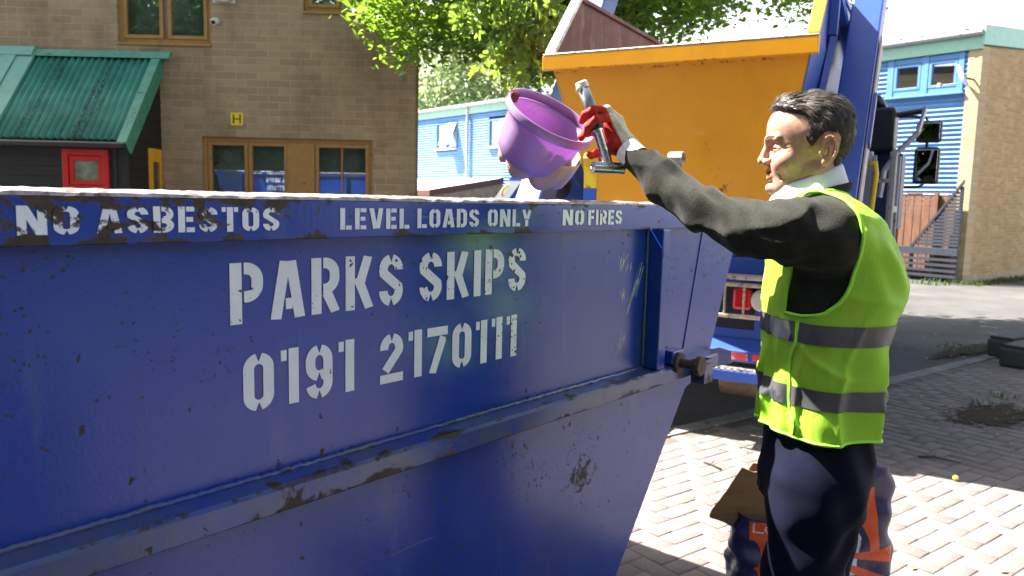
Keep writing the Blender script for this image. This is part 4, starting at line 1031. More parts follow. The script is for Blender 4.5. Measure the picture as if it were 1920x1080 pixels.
def surface_nets(fn, lo, hi, h):
    ax = [np.arange(lo[i], hi[i] + h, h, dtype=f32) for i in range(3)]
    n = [len(a) for a in ax]
    g = np.empty(n, f32)
    for i0 in range(0, n[0], 24):
        X, Y, Z = np.meshgrid(ax[0][i0:i0 + 24], ax[1], ax[2], indexing='ij'); g[i0:i0 + 24] = fn((X, Y, Z))
    s = g < 0
    cnt = sum(s[a:n[0] - 1 + a, b:n[1] - 1 + b, c:n[2] - 1 + c].astype(np.int8) for a in (0, 1) for b in (0, 1) for c in (0, 1))
    I = np.argwhere((cnt > 0) & (cnt < 8))
    idx = -np.ones([k - 1 for k in n], np.int64); idx[I[:, 0], I[:, 1], I[:, 2]] = np.arange(len(I))
    acc = np.zeros((len(I), 3)); num = np.zeros(len(I))
    off = [(a, b, c) for a in (0, 1) for b in (0, 1) for c in (0, 1)]
    val = {o: g[I[:, 0] + o[0], I[:, 1] + o[1], I[:, 2] + o[2]] for o in off}
    for o in off:
        for d in range(3):
            if o[d]: continue
            q = tuple(o[j] + (1 if j == d else 0) for j in range(3)); a, b = val[o], val[q]; m = (a < 0) != (b < 0)
            t_ = np.where(m, a / np.where(m, a - b, 1), 0)
            for j in range(3): acc[:, j] += np.where(m, o[j] + (t_ if j == d else 0), 0)
            num += m
    V = (I + acc / num[:, None]) * h + np.array([a[0] for a in ax])
    F = []
    for d in range(3):
        u, v = (d + 1) % 3, (d + 2) % 3
        sl0 = [slice(None)] * 3; sl1 = [slice(None)] * 3; sl0[d] = slice(0, n[d] - 1); sl1[d] = slice(1, n[d])
        a, b = s[tuple(sl0)], s[tuple(sl1)]
        E = np.argwhere(a != b); E = E[(E[:, u] > 0) & (E[:, v] > 0) & (E[:, u] < n[u] - 1) & (E[:, v] < n[v] - 1)]
        if not len(E): continue
        def cell(du, dv): q = E.copy(); q[:, u] -= du; q[:, v] -= dv; return idx[q[:, 0], q[:, 1], q[:, 2]]
        q = np.stack([cell(1, 1), cell(0, 1), cell(0, 0), cell(1, 0)], 1)
        ins = a[E[:, 0], E[:, 1], E[:, 2]]
        q[~ins] = q[~ins][:, ::-1]; F.append(q)
    return V, np.concatenate(F)
def clip(V, F, f):
    """keep the side of the mesh where f<0, cutting faces cleanly"""
    V = [tuple(v) for v in V]; f = np.asarray(f); out = []; cache = {}
    fi = f[F]
    keep = (fi < 0).all(1); out_f = [tuple(q) for q in F[keep]]
    for q in F[(fi < 0).any(1) & ~keep]:
        P = []
        for i in range(len(q)):
            a, b = q[i], q[(i + 1) % len(q)]
            if f[a] < 0: P.append(a)
            if (f[a] < 0) != (f[b] < 0):
                k = (min(a, b), max(a, b))
                if k not in cache:
                    t_ = f[a] / (f[a] - f[b]); cache[k] = len(V); V.append(tuple(np.array(V[a]) * (1 - t_) + np.array(V[b]) * t_))
                P.append(cache[k])
        if len(P) >= 3: out_f.append(tuple(P))
    used = sorted({i for q in out_f for i in q}); mp = {o_: i for i, o_ in enumerate(used)}
    return np.array([V[i] for i in used]), [tuple(mp[i] for i in q) for q in out_f]
def rim_loops(F):
    cnt = {}
    for q in F:
        for i in range(len(q)):
            e = (q[i], q[(i + 1) % len(q)]); cnt[e] = 1
    nxt = {a: b for (a, b) in cnt if (b, a) not in cnt}
    loops = []
    while nxt:
        a = next(iter(nxt)); L = [a]
        while L[-1] in nxt: L.append(nxt.pop(L[-1]))
        loops.append(L)
    return loops
def sdf_obj(name, fn, lo, hi, h, m, parent, base, smooth_it=0):
    V, F = surface_nets(fn, lo, hi, h)
    o = raw(name, V - base, F, m, parent, smooth=True)
    if smooth_it:
        s = o.modifiers.new('relax', 'SMOOTH'); s.iterations = smooth_it; s.factor = .5
    return o
def vcol(o, C):
    a = o.data.color_attributes.new('tint', 'FLOAT_COLOR', 'POINT')
    a.data.foreach_set('color', np.concatenate([C, np.ones((len(C), 1))], 1).astype(f32).ravel())
def polysd(px_, pz_, poly):
    d = np.full(px_.shape, 1e9); ins = np.zeros(px_.shape, bool); n = len(poly)
    for i in range(n):
        ax_, az_ = poly[i]; bx, bz = poly[(i + 1) % n]; ex, ez = bx - ax_, bz - az_
        wx, wz = px_ - ax_, pz_ - az_; h = np.clip((wx * ex + wz * ez) / (ex * ex + ez * ez), 0, 1)
        d = np.minimum(d, (wx - ex * h) ** 2 + (wz - ez * h) ** 2)
        c1 = (az_ <= pz_) != (bz <= pz_); xi = ax_ + (pz_ - az_) / (bz - az_ if bz != az_ else 1e-9) * ex
        ins ^= c1 & (px_ < xi)
    d = np.sqrt(d); return np.where(ins, -d, d)
def wob(P, fx, seed=0, amp=1):
    r_ = np.random.default_rng(seed); o_ = 0
    for k in range(5):
        w = r_.normal(size=3) * fx * (1 + .35 * k); o_ = o_ + np.sin(P[0] * w[0] + P[1] * w[1] + P[2] * w[2] + r_.uniform(0, 6.3)) / (1 + .5 * k)
    return o_ * amp / 2.6

# ------------------------------------------------------------------ materials of the figure
def tint_mat(name, rough=.5, sss=0., bump=0, bs=400, spec=.4, var=.1, sheen=0.):
    t = NT(name); a = t.n('VertexColor', layer_name='tint').outputs[0]
    c = t.mix(t.ramp(t.noise(90, 5), .35, .65), a, t.mix(1., a, (1 - var, 1 - var * 1.2, 1 - var * 1.3), 'MULTIPLY'))
    t.set(col=c, rough=rough, spec=spec, sheen=sheen)
    if sss:
        t.set(sss=sss); t.bsdf.inputs['Subsurface Radius'].default_value = (.012, .005, .003); t.bsdf.inputs['Subsurface Scale'].default_value = .6
    if bump: t.bump(t.noise(bs, 4), bump, .002)
    return t.m
M_SKIN = tint_mat('skin', .45, .08, .5, 650, .4, .22)
M_HAIR = NT('dark_hair'); t = M_HAIR
t.set(col=t.mix(t.n('NewGeometry').outputs['Random Per Island'], (.008, .0065, .0055), (.095, .078, .064)), rough=.45, spec=.3); M_HAIR = t.m
M_SWEATER = NT('charcoal_fleece'); t = M_SWEATER
t.set(col=t.mix(t.ramp(t.noise(300, 4), .3, .7), (.017, .0175, .0145), (.034, .035, .029)), rough=.95, spec=.1, sheen=.08)
t.bsdf.inputs['Sheen Roughness'].default_value = .5; t.bump(t.noise(420, 5), .5, .003, t.bump(t.noise(26, 3, co=t.scaled(1, 1, 1, (0, R(40), 0))), .25, .01)); M_SWEATER = t.m
M_TROUSER = mat('navy_trousers', (.0034, .0042, .0165), .9, var=.2, bump=.12, bs=700, spec=.15)
M_VEST = NT('fluorescent_vest'); t = M_VEST
fine = t.ramp(t.noise(700, 2), .3, .7)
crease = t.noise(7, 5, .6, co=t.scaled(1, 1, .35), dist=.8)
base = t.mix(fine, (.47, .87, .07), (.53, .93, .08))
t.set(col=base, rough=.55, spec=.3)
t.bump(fine, .08, .001, t.bump(crease, .45, .02))
ts = t.n('BsdfTranslucent', {0: (.45, .95, .03)}); t.put(ts.inputs['Normal'], t.nrm)
t.put(t.out.inputs[0], t.n('MixShader', {0: .38, 1: t.bsdf, 2: ts})); M_VEST = t.m
M_TRIM = mat('vest_edging', (.38, .92, .06), .6, var=.05)
M_BAND = NT('reflective_band'); t = M_BAND
t.set(col=t.mix(t.ramp(t.noise(600, 2), .3, .7), (.085, .085, .092), (.12, .12, .13)), rough=.45, metal=.25, spec=.5); t.bump(t.noise(9, 4, co=t.scaled(1, 1, .3)), .35, .012); M_BAND = t.m
M_SHIRT = mat('white_shirt', (.72, .73, .78), .8, var=.05, bump=.2, bs=500)
M_SHOE = mat('black_shoe', (.012, .011, .010), .35)
M_GLOVE = tint_mat('work_glove', .7, 0, .5, 260, .25, .2)

YC = 1.74
PB = np.array([.68, YC, 0.])
person = thing('person', 'man in fluorescent yellow vest and dark sweater holding a purple bowl over the blue skip', 'person', PB)
# ------------------------------------------------------------------ head (millimetres, ear at the origin, x forward, y to his left, z up)
HYAW = R(-14)
HFW = np.array([-math.cos(HYAW), -math.sin(HYAW), 0]); HLF = np.array([math.sin(HYAW), -math.cos(HYAW), 0])
HO = at(1550, 280, 1.655) - HLF * .074 + np.array([.011, 0, -.002])
HS = 1.02
def to_head(P):
    dx, dy, dz = P[0] - f32(HO[0]), P[1] - f32(HO[1]), P[2] - f32(HO[2])
    return ((dx * HFW[0] + dy * HFW[1]) * f32(1000 / HS), (dx * HLF[0] + dy * HLF[1]) * f32(1000 / HS), dz * f32(1000 / HS))
def from_head(v): v = np.asarray(v, float) / 1000 * HS; return HO + np.outer(v[..., 0].ravel(), HFW) + np.outer(v[..., 1].ravel(), HLF) + np.outer(v[..., 2].ravel(), [0, 0, 1])
def head_only(p):
    x, y, z = p; ay = np.abs(y); Q = (x, ay, z)
    d = ell(p, (36, 0, 40), (86, 73, 77))
    d = smin(d, ell(p, (72, 0, 54), (52, 59, 48)), 14)
    d = smin(d, ell(p, (66, 0, -18), (52, 55, 76)), 16)
    d = smin(d, cap(Q, (24, 46, -42), (92, 17, -78), 17, 15), 18)
    d = smin(d, ell(p, (103, 0, -78), (19, 20, 15)), 10)
    d = smin(d, ell(Q, (84, 37, -22), (28, 25, 26)), 14)
    d = smin(d, cap(Q, (120, 9, 25), (105, 42, 27), 10, 8), 9)
    d = smax(d, -ell(Q, (120, 31, 7), (15, 17, 11)), 11)
    d = smin(d, ell(Q, (98, 31, 6), (15.5, 17, 12.5)), 5)
    # lids and slit
    d = smax(d, -ell(Q, (110, 33, 5.2), (8, 15, 1.4)), 1.2)
    d = smax(d, -cap(Q, (116, 18, 12), (103, 46, 11), 1.0), 2.5)
    d = smax(d, -cap(Q, (112, 22, -6), (101, 43, -3), 1.0), 4)
    # nose
    d = smin(d, cap(p, (121, 0, 18), (131, 0, -15), 6.5, 8.5), 9)
    d = smin(d, sph(p, (132, 0, -19), 9.5), 5)
    d = smin(d, ell(Q, (121, 12, -22), (10, 6.5, 7.5)), 5)
    d = smax(d, -ell(Q, (126, 6.5, -30), (6.5, 3.4, 4)), 2)
    d = smax(d, -cap(Q, (115, 18, -12), (108, 20, -27), 1.5), 4)
    # mouth
    d = smin(d, cap(Q, (117, 0, -42), (101, 28, -35), 6.0, 2.6), 6)
    d = smin(d, cap(Q, (114.5, 0, -56), (100, 26, -43), 7.0, 3.0), 6)
    d = smax(d, -cap(Q, (123, 0, -49.5), (102, 29, -37), 2.4, .7), 1.8)
    d = smax(d, -cap(Q, (115, 0, -66), (108, 14, -66), 1.8), 6)
    d = smax(d, -cap(Q, (113, 19, -20), (96, 38, -44), 2.4), 5)
    for zf in (50, 60, 70): d = smax(d, -cap(Q, (126 - (zf - 50) * .18, 0, zf), (104 - (zf - 50) * .18, 40, zf + 3), .35), 2.2)
    d = smax(d, -cap(Q, (132, 3.5, 22), (128, 4.5, 34), .5), 2.2)
    d = smax(d, -cap(Q, (97, 37, -46), (92, 36, -60), 1.2), 5)
    # crow's feet
    for k, (z0, z1) in enumerate(((8, 14), (5, 5), (2, -4))): d = smax(d, -cap(Q, (95, 48, z0), (82, 57, z1), .5), 2.2)
    # neck
    d = smin(d, cap(p, (22, 0, -50), (2, 0, -175), 50, 57), 16)
    d = smin(d, cap(Q, (0, 38, -48), (42, 18, -150), 10), 18)
    d = smin(d, ell(p, (-8, 0, -215), (85, 150, 60)), 30)
    # ears
    x = x - 9; Q = (x, ay, z)
    e = ell((x + (ay - 74) * .30, ay, z + x * .10), (-2, 75.5, 2), (14.5, 3.2, 28.5))
    for a0 in range(-110, 150, 20):
        A = [(-2 - 14 * math.sin(R(b)) * (1 if b > 0 else .9), 79.5 + 3.0 * max(0, math.sin(R(b))), 4 + 25 * math.cos(R(b))) for b in (a0, a0 + 20)]
        if a0 < -40: A = [(q[0], q[1] - 3, q[2]) for q in A]
        e = smin(e, cap(Q, A[0], A[1], 2.7), 2)
    e = smin(e, cap(Q, (-8, 80, 15), (-6, 80, -13), 2.2), 2.5)
    e = smin(e, ell(Q, (2, 76, -24), (8.5, 4.5, 9)), 4)
    e = smin(e, ell(Q, (12.5, 75, -5), (4.5, 4, 6)), 4)
    d = smin(d, e, 4)
    d = smax(d, -ell(Q, (3.5, 81, -2), (7.5, 9, 12)), 1.5)
    d = smax(d, -ell(Q, (-3, 83, 16), (6.5, 6.5, 5)), 1.5)
    d = smax(d, -cap(Q, (-12, 81, 12), (-10, 81, -10), 1.2), 1.5)
    return d
def head_fn(P): return head_only(to_head(P)) * f32(.001)
hb0 = HO + np.array([-.160, -.170, -.240]); hb1 = HO + np.array([.12, .170, .15])
V, F = surface_nets(head_fn, hb0, hb1, .0018)
hp = np.stack(to_head(V.T.astype(np.float64)), 1)
x, y, z = hp.T; ay = np.abs(y)
C = np.tile(np.array([.56, .315, .225]), (len(V), 1))
def blend(C, col, w): return C * (1 - w[:, None]) + np.array(col) * w[:, None]
sm = lambda v, a, b: np.clip((v - a) / (b - a), 0, 1)
red = sm(-np.minimum(ell((x, ay, z), (100, 40, -18), (24, 22, 18)), ell((x, ay, z), (132, 0, -20), (15, 13, 12))), -6, 8) * .45
C = blend(C, (.56, .235, .165), red)
C = blend(C, (.58, .25, .17), sm(-(np.abs(ay - 78) - 9), -2, 4) * sm(-x, -25, -15) * .6)
stub = sm(-z, 38, 58) * sm(x, 20, 50) * sm(z, -118, -98) * .38
C = blend(C, (.30, .19, .145), stub)
lips = np.minimum(cap((x, ay, z), (121, 0, -42.5), (104, 26, -38), 4.4, 2.0), cap((x, ay, z), (119, 0, -55), (102, 24, -44), 5.2, 2.2))
C = blend(C, (.43, .165, .13), sm(-lips, -1.2, .8) * .8)
C = blend(C, (.12, .02, .02), sm(-cap((x, ay, z), (121, 0, -49.3), (103, 28, -37.5), 2.6, 1.0), -.8, .6))
mot = (wob(hp.T, .35, 71) * .5 + wob(hp.T, .9, 72) * .35)
C = C * (1 + .10 * mot[:, None] * np.array([.7, 1.1, 1.1]))
brow = np.minimum(cap((x, ay, z), (124, 12, 24), (113, 34, 32), 4.2, 3.6), cap((x, ay, z), (113, 34, 32), (99, 50, 26), 3.6, 1.8))
C = blend(C, (.045, .030, .022), sm(-brow, -2.5, 2.0) * .72)
lash = np.minimum(cap((x, ay, z), (115, 20, 6), (110, 36, 8), 1.5), cap((x, ay, z), (110, 36, 8), (99, 48, 3), 1.4))
C = blend(C, (.035, .02, .016), sm(-lash, -1.6, .6) * .95)
C = blend(C, (.42, .21, .155), sm(-ell((x, ay, z), (106, 33, 6), (16, 19, 14)), -4, 4) * .5)
body = raw('body', V - PB, F, M_SKIN, person, smooth=True); vcol(body, C)
M_EYE = NT('eye'); t = M_EYE; t.set(col=(.03, .02, .015), rough=.08); M_EYE = t.m
for sgn in (1, -1):
    vv, ff = lathe([(.001, .0118), (.006, .0102), (.0102, .006), (.0118, 0), (.0102, -.006), (.006, -.0102), (.001, -.0118)], 20)
    e = raw('eye', vv, ff, M_EYE, person, smooth=True, loc=from_head(np.array([[99.0, sgn * 31, 5.2]]))[0] - PB)
# hair: a cap grown off the skull inside a hairline, then combed locks
HL = [(131, 95), (112, 88), (98, 82), (80, 77), (62, 72), (53, 62), (55, 44), (57, 28), (50, 12), (45, 4), (37, 8), (30, 22), (16, 36), (-4, 41), (-14, 32), (-17, 6), (-12, -24), (-20, -50), (-44, -48), (-95, 0), (-95, 165), (135, 165)]
def hair_fn(P):
    p = to_head(P); d = head_only_fast(p)
    sd = polysd(p[0] + np.abs(p[1]) * .16 - 8, p[2], HL)
    th = np.clip(-sd / 9, -3.5, 1)
    top = np.clip((p[2] - 40) / 70, 0, 1)
    thick = th * (3.6 + 7.5 * top + 4.0 * np.clip((p[0] - 60) / 50, 0, 1) * top) - .8
    lk = np.sin(p[1] * .55 + np.sin(p[0] * .11) * 1.6 + p[2] * .05) * .8 + np.sin(p[1] * .21 + p[0] * .19 + p[2] * .12) * 1.1
    return (d - thick - lk * th) * f32(.001)
def head_only_fast(p):
    d = ell(p, (36, 0, 40), (86, 73, 77)); d = smin(d, ell(p, (72, 0, 54), (52, 59, 48)), 14); d = smin(d, ell(p, (66, 0, -18), (52, 55, 76)), 16)
    return smin(d, cap(p, (22, 0, -50), (2, 0, -175), 50, 57), 16)
V, F = surface_nets(hair_fn, HO + np.array([-.165, -.13, -.075]), HO + np.array([.11, .13, .16]), .0026)
# locks
tri = V[F[:, :3]]; nrm = np.cross(tri[:, 1] - tri[:, 0], tri[:, 2] - tri[:, 0]); ar = np.linalg.norm(nrm, axis=1); nrm /= ar[:, None] + 1e-12
cen = V[F].mean(1); ch = np.stack(to_head(cen.T), 1)
ok = (np.abs(ch[:, 1]) < 95) & (polysd(ch[:, 0] + np.abs(ch[:, 1]) * .16 - 8, ch[:, 2], HL) < 1.5)
pr = ar * ok; pr /= pr.sum()
N_ = 13000
pick = rng.choice(len(F), N_, p=pr)
w4 = rng.dirichlet([1, 1, 1, 1], N_)
pts = (V[F[pick]] * w4[:, :, None]).sum(1); nn = nrm[pick]
nh = np.stack([nn @ HFW, nn @ HLF, nn[:, 2]], 1); hp = np.stack(to_head(pts.T), 1)
topw = np.clip((hp[:, 2] - 50) / 55, 0, 1)[:, None]
comb = np.array([-.45, 0, -.95])[None] * (1 - topw) + topw * np.stack([-.85 + 0 * hp[:, 0], .25 * np.sin(hp[:, 0] * .09 + 1) + hp[:, 1] * .006, .12 + 0 * hp[:, 0]], 1)
comb = comb + rng.normal(0, .17, (N_, 3)); comb -= nh * (comb * nh).sum(1)[:, None]; comb /= np.linalg.norm(comb, axis=1)[:, None]
front = np.clip((hp[:, 0] - 85) / 30, 0, 1) * topw[:, 0]
lift = (.06 + .10 * rng.random(N_) + .22 * topw[:, 0] + .50 * front)[:, None]
Ls = (rng.uniform(8, 19, N_) + 9 * topw[:, 0])[:, None] * np.where(hp[:, 2] < -5, .55, 1)[:, None]
sw_ = np.cross(nh, comb); wd = (rng.uniform(.28, .6, N_) + (rng.random(N_) < .2) * rng.uniform(.2, .6, N_))[:, None]
q = []
for k, s_ in enumerate((0, .35, .7, 1.)):
    c_ = hp - nh * 1.5 + comb * Ls * s_ + nh * (lift * Ls * (s_ - .75 * s_ * s_)) ; ww = wd * (1, 1, .8, .15)[k]
    q += [c_ - sw_ * ww, c_ + sw_ * ww]
HV = np.stack(q, 1); base_i = np.arange(N_)[:, None] * 8
HF = np.concatenate([base_i + np.array([2 * k, 2 * k + 1, 2 * k + 3, 2 * k + 2]) for k in range(3)])
hv = from_head(HV.reshape(-1, 3))
allV = np.concatenate([V, hv]); allF = np.concatenate([F, HF + len(V)])
hair = raw('hair', allV - PB, allF, M_HAIR, person, smooth=True)
# eyebrow hairs
bv = []
for sgn in (1, -1):
    for k in range(150):
        u_ = random.random(); a = np.array([124, 11, 23]) * (1 - u_) + np.array([101, 50, 28]) * u_; a[2] += 5.0 * math.sin(u_ * 3.1) + random.uniform(-3, 3) * (1 - .5 * u_); a[0] += 7.0 + 4.0 * math.sin(u_ * 3.1)
        d_ = np.array([-8 * u_ - 2, 9, 3 - 5 * u_]) * random.uniform(.5, .9); s_ = np.array([0, .1, .35])
        for qq in (a - s_, a + s_, a + d_ + s_ * .2, a + d_ - s_ * .2): bv.append((qq[0], sgn * qq[1], qq[2]))
raw('eyebrow', from_head(np.array(bv)) - PB, np.arange(len(bv)).reshape(-1, 4), M_HAIR, person)

# ------------------------------------------------------------------ clothes
def table(rows, Y=YC):
    rows = [(r_[0], r_[1] + 14, r_[2] - 24, r_[3]) for r_ in rows]
    z = np.array([at(1540, r_[0], Y)[2] for r_ in rows]); xf = np.array([at(r_[1], r_[0], Y)[0] for r_ in rows]); xb = np.array([at(r_[2], r_[0], Y)[0] for r_ in rows]); ry = np.array([r_[3] for r_ in rows])
    o_ = np.argsort(z); return z[o_], xf[o_], xb[o_], ry[o_]
def loft(P, T, off=0., n=2.4):
    z, xf, xb, ry = T
    a = np.interp(P[2], z, xf) - off; b = np.interp(P[2], z, xb) + off; r_ = np.interp(P[2], z, ry) + off
    cx, rx = (a + b) / 2, (b - a) / 2
    qv = ((np.abs(P[0] - cx) / rx) ** n + (np.abs(P[1] - YC) / r_) ** n + 1e-9) ** (1 / n)
    d = (qv - 1) * np.minimum(rx, r_)
    return np.maximum(d, np.maximum(P[2] - z[-1] - off, z[0] - P[2]))
T_SW = table([(378, 1500, 1590, .09), (400, 1478, 1630, .15), (440, 1458, 1652, .165), (480, 1448, 1664, .168), (525, 1442, 1668, .166), (570, 1440, 1662, .162), (620, 1438, 1652, .158), (700, 1436, 1644, .150), (780, 1434, 1636, .145)])
SH = at(1546, 444, 1.60)
ARM = [(*at(1548, 446, 1.60), .070), (*at(1480, 433, 1.60), .063), (*at(1400, 427, 1.66), .053), (*at(1318, 392, 1.735), .0485), (*at(1245, 340, 1.82), .041), (*at(1184, 289, 1.885), .0345)]
ARMR = [(SH[0] + .03, 1.88, SH[2] - .01, .068), (SH[0] + .10, 1.93, SH[2] - .16, .056), (SH[0] + .14, 1.945, SH[2] - .30, .05), (SH[0] + .13, 1.94, SH[2] - .54, .036)]
neckc = at(1520, 368, 1.735)
def sweater_fn(P):
    d = loft(P, T_SW)
    d = smin(d, cap(P, (SH[0] + .01, 1.60, SH[2]), (SH[0] + .01, 1.88, SH[2]), .066), .03)
    d = smin(d, cap(P, (SH[0] + .005, 1.66, SH[2] + .02), (neckc[0], neckc[1], neckc[2] - .04), .06, .07), .03)
    a = chain(P, ARM, .02)
    # folds gathering at the elbow and running to the armpit
    u_ = (P[0] - ARM[0][0]); v_ = P[2] - ARM[0][2]
    fold = .45 * np.sin(u_ * 62 + v_ * 95 + 1.2 * np.sin(P[1] * 30)) * .0042 * np.exp(-((u_ + .26) / .11) ** 2) + np.sin(u_ * 46 - v_ * 105 + 1.0) * .0025 * np.exp(-((u_ + .08) / .09) ** 2) + np.sin((u_ * .9 + v_ * .45) * 150 + np.sin(P[1] * 60)) * .0030 * np.exp(-((u_ + .20) / .16) ** 2) + np.sin(u_ * 95 + v_ * 40) * .0025 * np.exp(-((u_ + .42) / .07) ** 2)
    a = a + fold + wob(P, 16, 3, .0012)
    rdg = lambda q: (1 - np.abs(np.sin(q))) ** 2.5
    a = a - rdg(u_ * 20 - v_ * 34 + P[1] * 12 + .4) * .0065 * np.exp(-((u_ + .10) / .14) ** 2) - rdg(u_ * 26 + v_ * 22 + 1.1) * .0055 * np.exp(-((u_ + .33) / .10) ** 2) - rdg(u_ * 16 - v_ * 30 + 2.0 + P[1] * 20) * .004
    d = smin(d, a, .035)
    d = smin(d, chain(P, ARMR, .02), .03)
    # rib at the neck
    rr = np.sqrt(((P[0] - neckc[0] - .004) / .95) ** 2 + (P[1] - neckc[1]) ** 2); zz = P[2] - neckc[2] - .004 - (P[0] - neckc[0]) * .30
    d = smin(d, np.sqrt((rr - .078) ** 2 + zz ** 2) - .010, .012)
    d = d + wob(P, 14, 9, .0022) + np.sin(P[2] * 55 + P[0] * 38 + 2 * np.sin(P[1] * 25)) * .0022
    hole = cap(P, (neckc[0] - .005, neckc[1], neckc[2] - .03), (neckc[0] + .015, neckc[1], neckc[2] + .2), .064)
    return smax(d, -hole, .006)
lo = np.array([at(1184, 289, 1.885)[0] - .02, 1.46, .98]); hi = np.array([.90, 2.03, 1.66])
V, F = surface_nets(sweater_fn, lo, hi, .0048)
# cut the sleeve end square so the cuff is open
wd_ = np.array(ARM[-2][:3]) - np.array(ARM[-1][:3]); wd_ /= np.linalg.norm(wd_)
fz = -((V - (np.array(ARM[-1][:3]) - wd_ * .006)) @ wd_); fz[V[:, 0] > .45] = -1
V, F = clip(V, F, fz)
sweater = raw('sweater', V - PB, F, M_SWEATER, person, smooth=True)
# shirt cuff and collar
m = MB(); c0 = np.array(ARM[-1][:3]); m.tube([c0 + wd_ * .02, c0 - wd_ * .018, c0 - wd_ * .0185], [.0315, .0315, .027], 28, cap=False); autosmooth(m.build('shirt_cuff', M_SHIRT, person, loc=-PB))
V, F = [], []
nc = 72
for i in range(nc):
    a = 2 * math.pi * i / nc; cx, sy_ = math.cos(a), math.sin(a)
    gapf = math.exp(-((math.pi - a) / .25) ** 2)
    for j, (r_, dz) in enumerate(((.0605, -.010), (.0600, .018), (.0625, .0215), (.0655, .018), (.080 + .006 * gapf, -.022), (.0835 + .010 * gapf, -.030 - .012 * gapf))):
        V.append((neckc[0] - .006 + (r_ * 1.02) * cx, neckc[1] + r_ * .98 * sy_, neckc[2] + .026 + dz + .026 * cx + (.006 * gapf if j == 2 else 0)))
for i in range(nc):
    for j in range(5): F.append((i * 6 + j, ((i + 1) % nc) * 6 + j, ((i + 1) % nc) * 6 + j + 1, i * 6 + j + 1))
col_ = raw('shirt_collar', np.array(V) - PB, F, M_SHIRT, person, smooth=True)
s = col_.modifiers.new('thick', 'SOLIDIFY'); s.thickness = .0018
# trousers, shoes
T_TR = table([(790, 1432, 1636, .140), (840, 1422, 1646, .146), (880, 1418, 1644, .152), (930, 1418, 1628, .150)])
def trouser_fn(P):
    d = loft(P, T_TR, n=2.3)
    hp_ = [at(1520, 930, 1.66), at(1520, 930, 1.83)]
    for k, (Yk, dx) in enumerate(((1.655, 0), (1.835, .03))):
        L = [(at(1535, 905, Yk)[0], Yk, .93, .098), (at(1504, 1080, Yk)[0] + dx, Yk, .72, .080), (at(1498, 1080, Yk)[0] + dx, Yk, .50, .072), (at(1515, 1080, Yk)[0] + dx, Yk, .10, .066)]
        d = smin(d, chain(P, L, .03), .03)
    fold = np.sin(P[2] * 50 - P[0] * 62 + np.sin(P[1] * 22) * 1.5) * .0042 * np.exp(-((P[2] - .80) / .12) ** 2) + np.sin((P[0] - .62) * 75 + P[2] * 9 + 1.5 * np.sin(P[2] * 13)) * .0038
    d = d + fold + wob(P, 12, 21, .003)
    return np.maximum(d, np.maximum(.035 - P[2], P[2] - 1.09))
sdf_obj('trousers', trouser_fn, (.45, 1.50, .02), (.90, 2.0, 1.11), .0065, M_TROUSER, person, PB)
for Yk, dx in ((1.655, 0), (1.835, .03)):
    ax_ = at(1515, 1080, Yk)[0] + dx
    def shoe_fn(P): return np.maximum(smin(ell(P, (ax_ - .085, Yk, .035), (.125, .047, .048)), ell(P, (ax_ + .03, Yk, .05), (.07, .042, .065)), .03), -P[2] + .016)
    sdf_obj('shoe', shoe_fn, (ax_ - .24, Yk - .07, .005), (ax_ + .13, Yk + .07, .14), .006, M_SHOE, person, PB)
# vest: one sheet of cloth, cut at armholes, neck and hem
T_V = table([(366, 1520, 1588, .09), (382, 1492, 1612, .13), (402, 1474, 1632, .175), (440, 1452, 1664, .188), (480, 1440, 1686, .190), (525, 1434, 1703, .186), (548, 1432, 1698, .184), (575, 1430, 1682, .182), (612, 1428, 1668, .176), (660, 1424, 1663, .172), (720, 1419, 1660, .168), (780, 1414, 1657, .165), (870, 1410, 1655, .162)])
def vest_fn(P):
    d = loft(P, T_V, n=2.2)
    d = smin(d, cap(P, (SH[0] + .012, 1.60, SH[2] + .006), (SH[0] + .012, 1.88, SH[2] + .006), .076), .03)
    d = smin(d, cap(P, (SH[0] + .006, 1.66, SH[2] + .026), (neckc[0], neckc[1], neckc[2] - .036), .064, .072), .03)
    d = smin(d, np.maximum(loft(P, T_SW, .008), 0 * P[0] + (1.02 - P[2])), .012)
    ang_ = np.arctan2(P[1] - YC, P[0] - .66)
    low = np.clip((1.38 - P[2]) / .3, 0, 1)
    fold = np.sin(ang_ * 9 + P[2] * 5 + .8) * .0060 * low + (1 - np.abs(np.sin(ang_ * 6 + 1.7 * np.sin(P[2] * 7) + .6))) ** 3 * -.010 * low + (1 - np.abs(np.sin(P[2] * 19 + P[0] * 14 + P[1] * 9 + np.sin(ang_ * 3)))) ** 4 * -.0055
    up = np.clip((P[2] - 1.30) / .1, 0, 1) * np.clip((P[0] - .70) / .05, 0, 1)
    fold = fold + up * (np.sin((P[0] - .7) * 70 + P[2] * 42 + P[1] * 25) * .0032 + np.sin(P[1] * 70 + P[2] * 20) * .003)
    fold = fold + np.sin(P[2] * 62 + P[0] * 30 + P[1] * 40) * .0016
    return d + fold + wob(P, 10, 33, .003)
zhem = at(1415, 788, YC)[2]
V, F = surface_nets(vest_fn, (.50, 1.50, zhem - .05), (.93, 1.98, 1.64), .0052)
pw = [at(a, b, 1.60) for a, b in ((1500, 345), (1548, 352), (1574, 378), (1585, 404), (1590, 440), (1588, 485), (1578, 530), (1560, 566), (1538, 586), (1508, 596), (1474, 592), (1452, 578), (1444, 545), (1440, 480), (1400, 440), (1400, 345))]
arm_sd = polysd(V[:, 0], V[:, 2], [(q[0], q[2]) for q in pw])
lim = np.interp(V[:, 2], [1.25, 1.40, 1.50], [.07, .085, .10])
f_arm = np.minimum(-arm_sd, np.abs(V[:, 1] - YC) - lim)
rn = np.sqrt(((V[:, 0] - neckc[0]) / 1.15) ** 2 + (V[:, 1] - neckc[1]) ** 2)
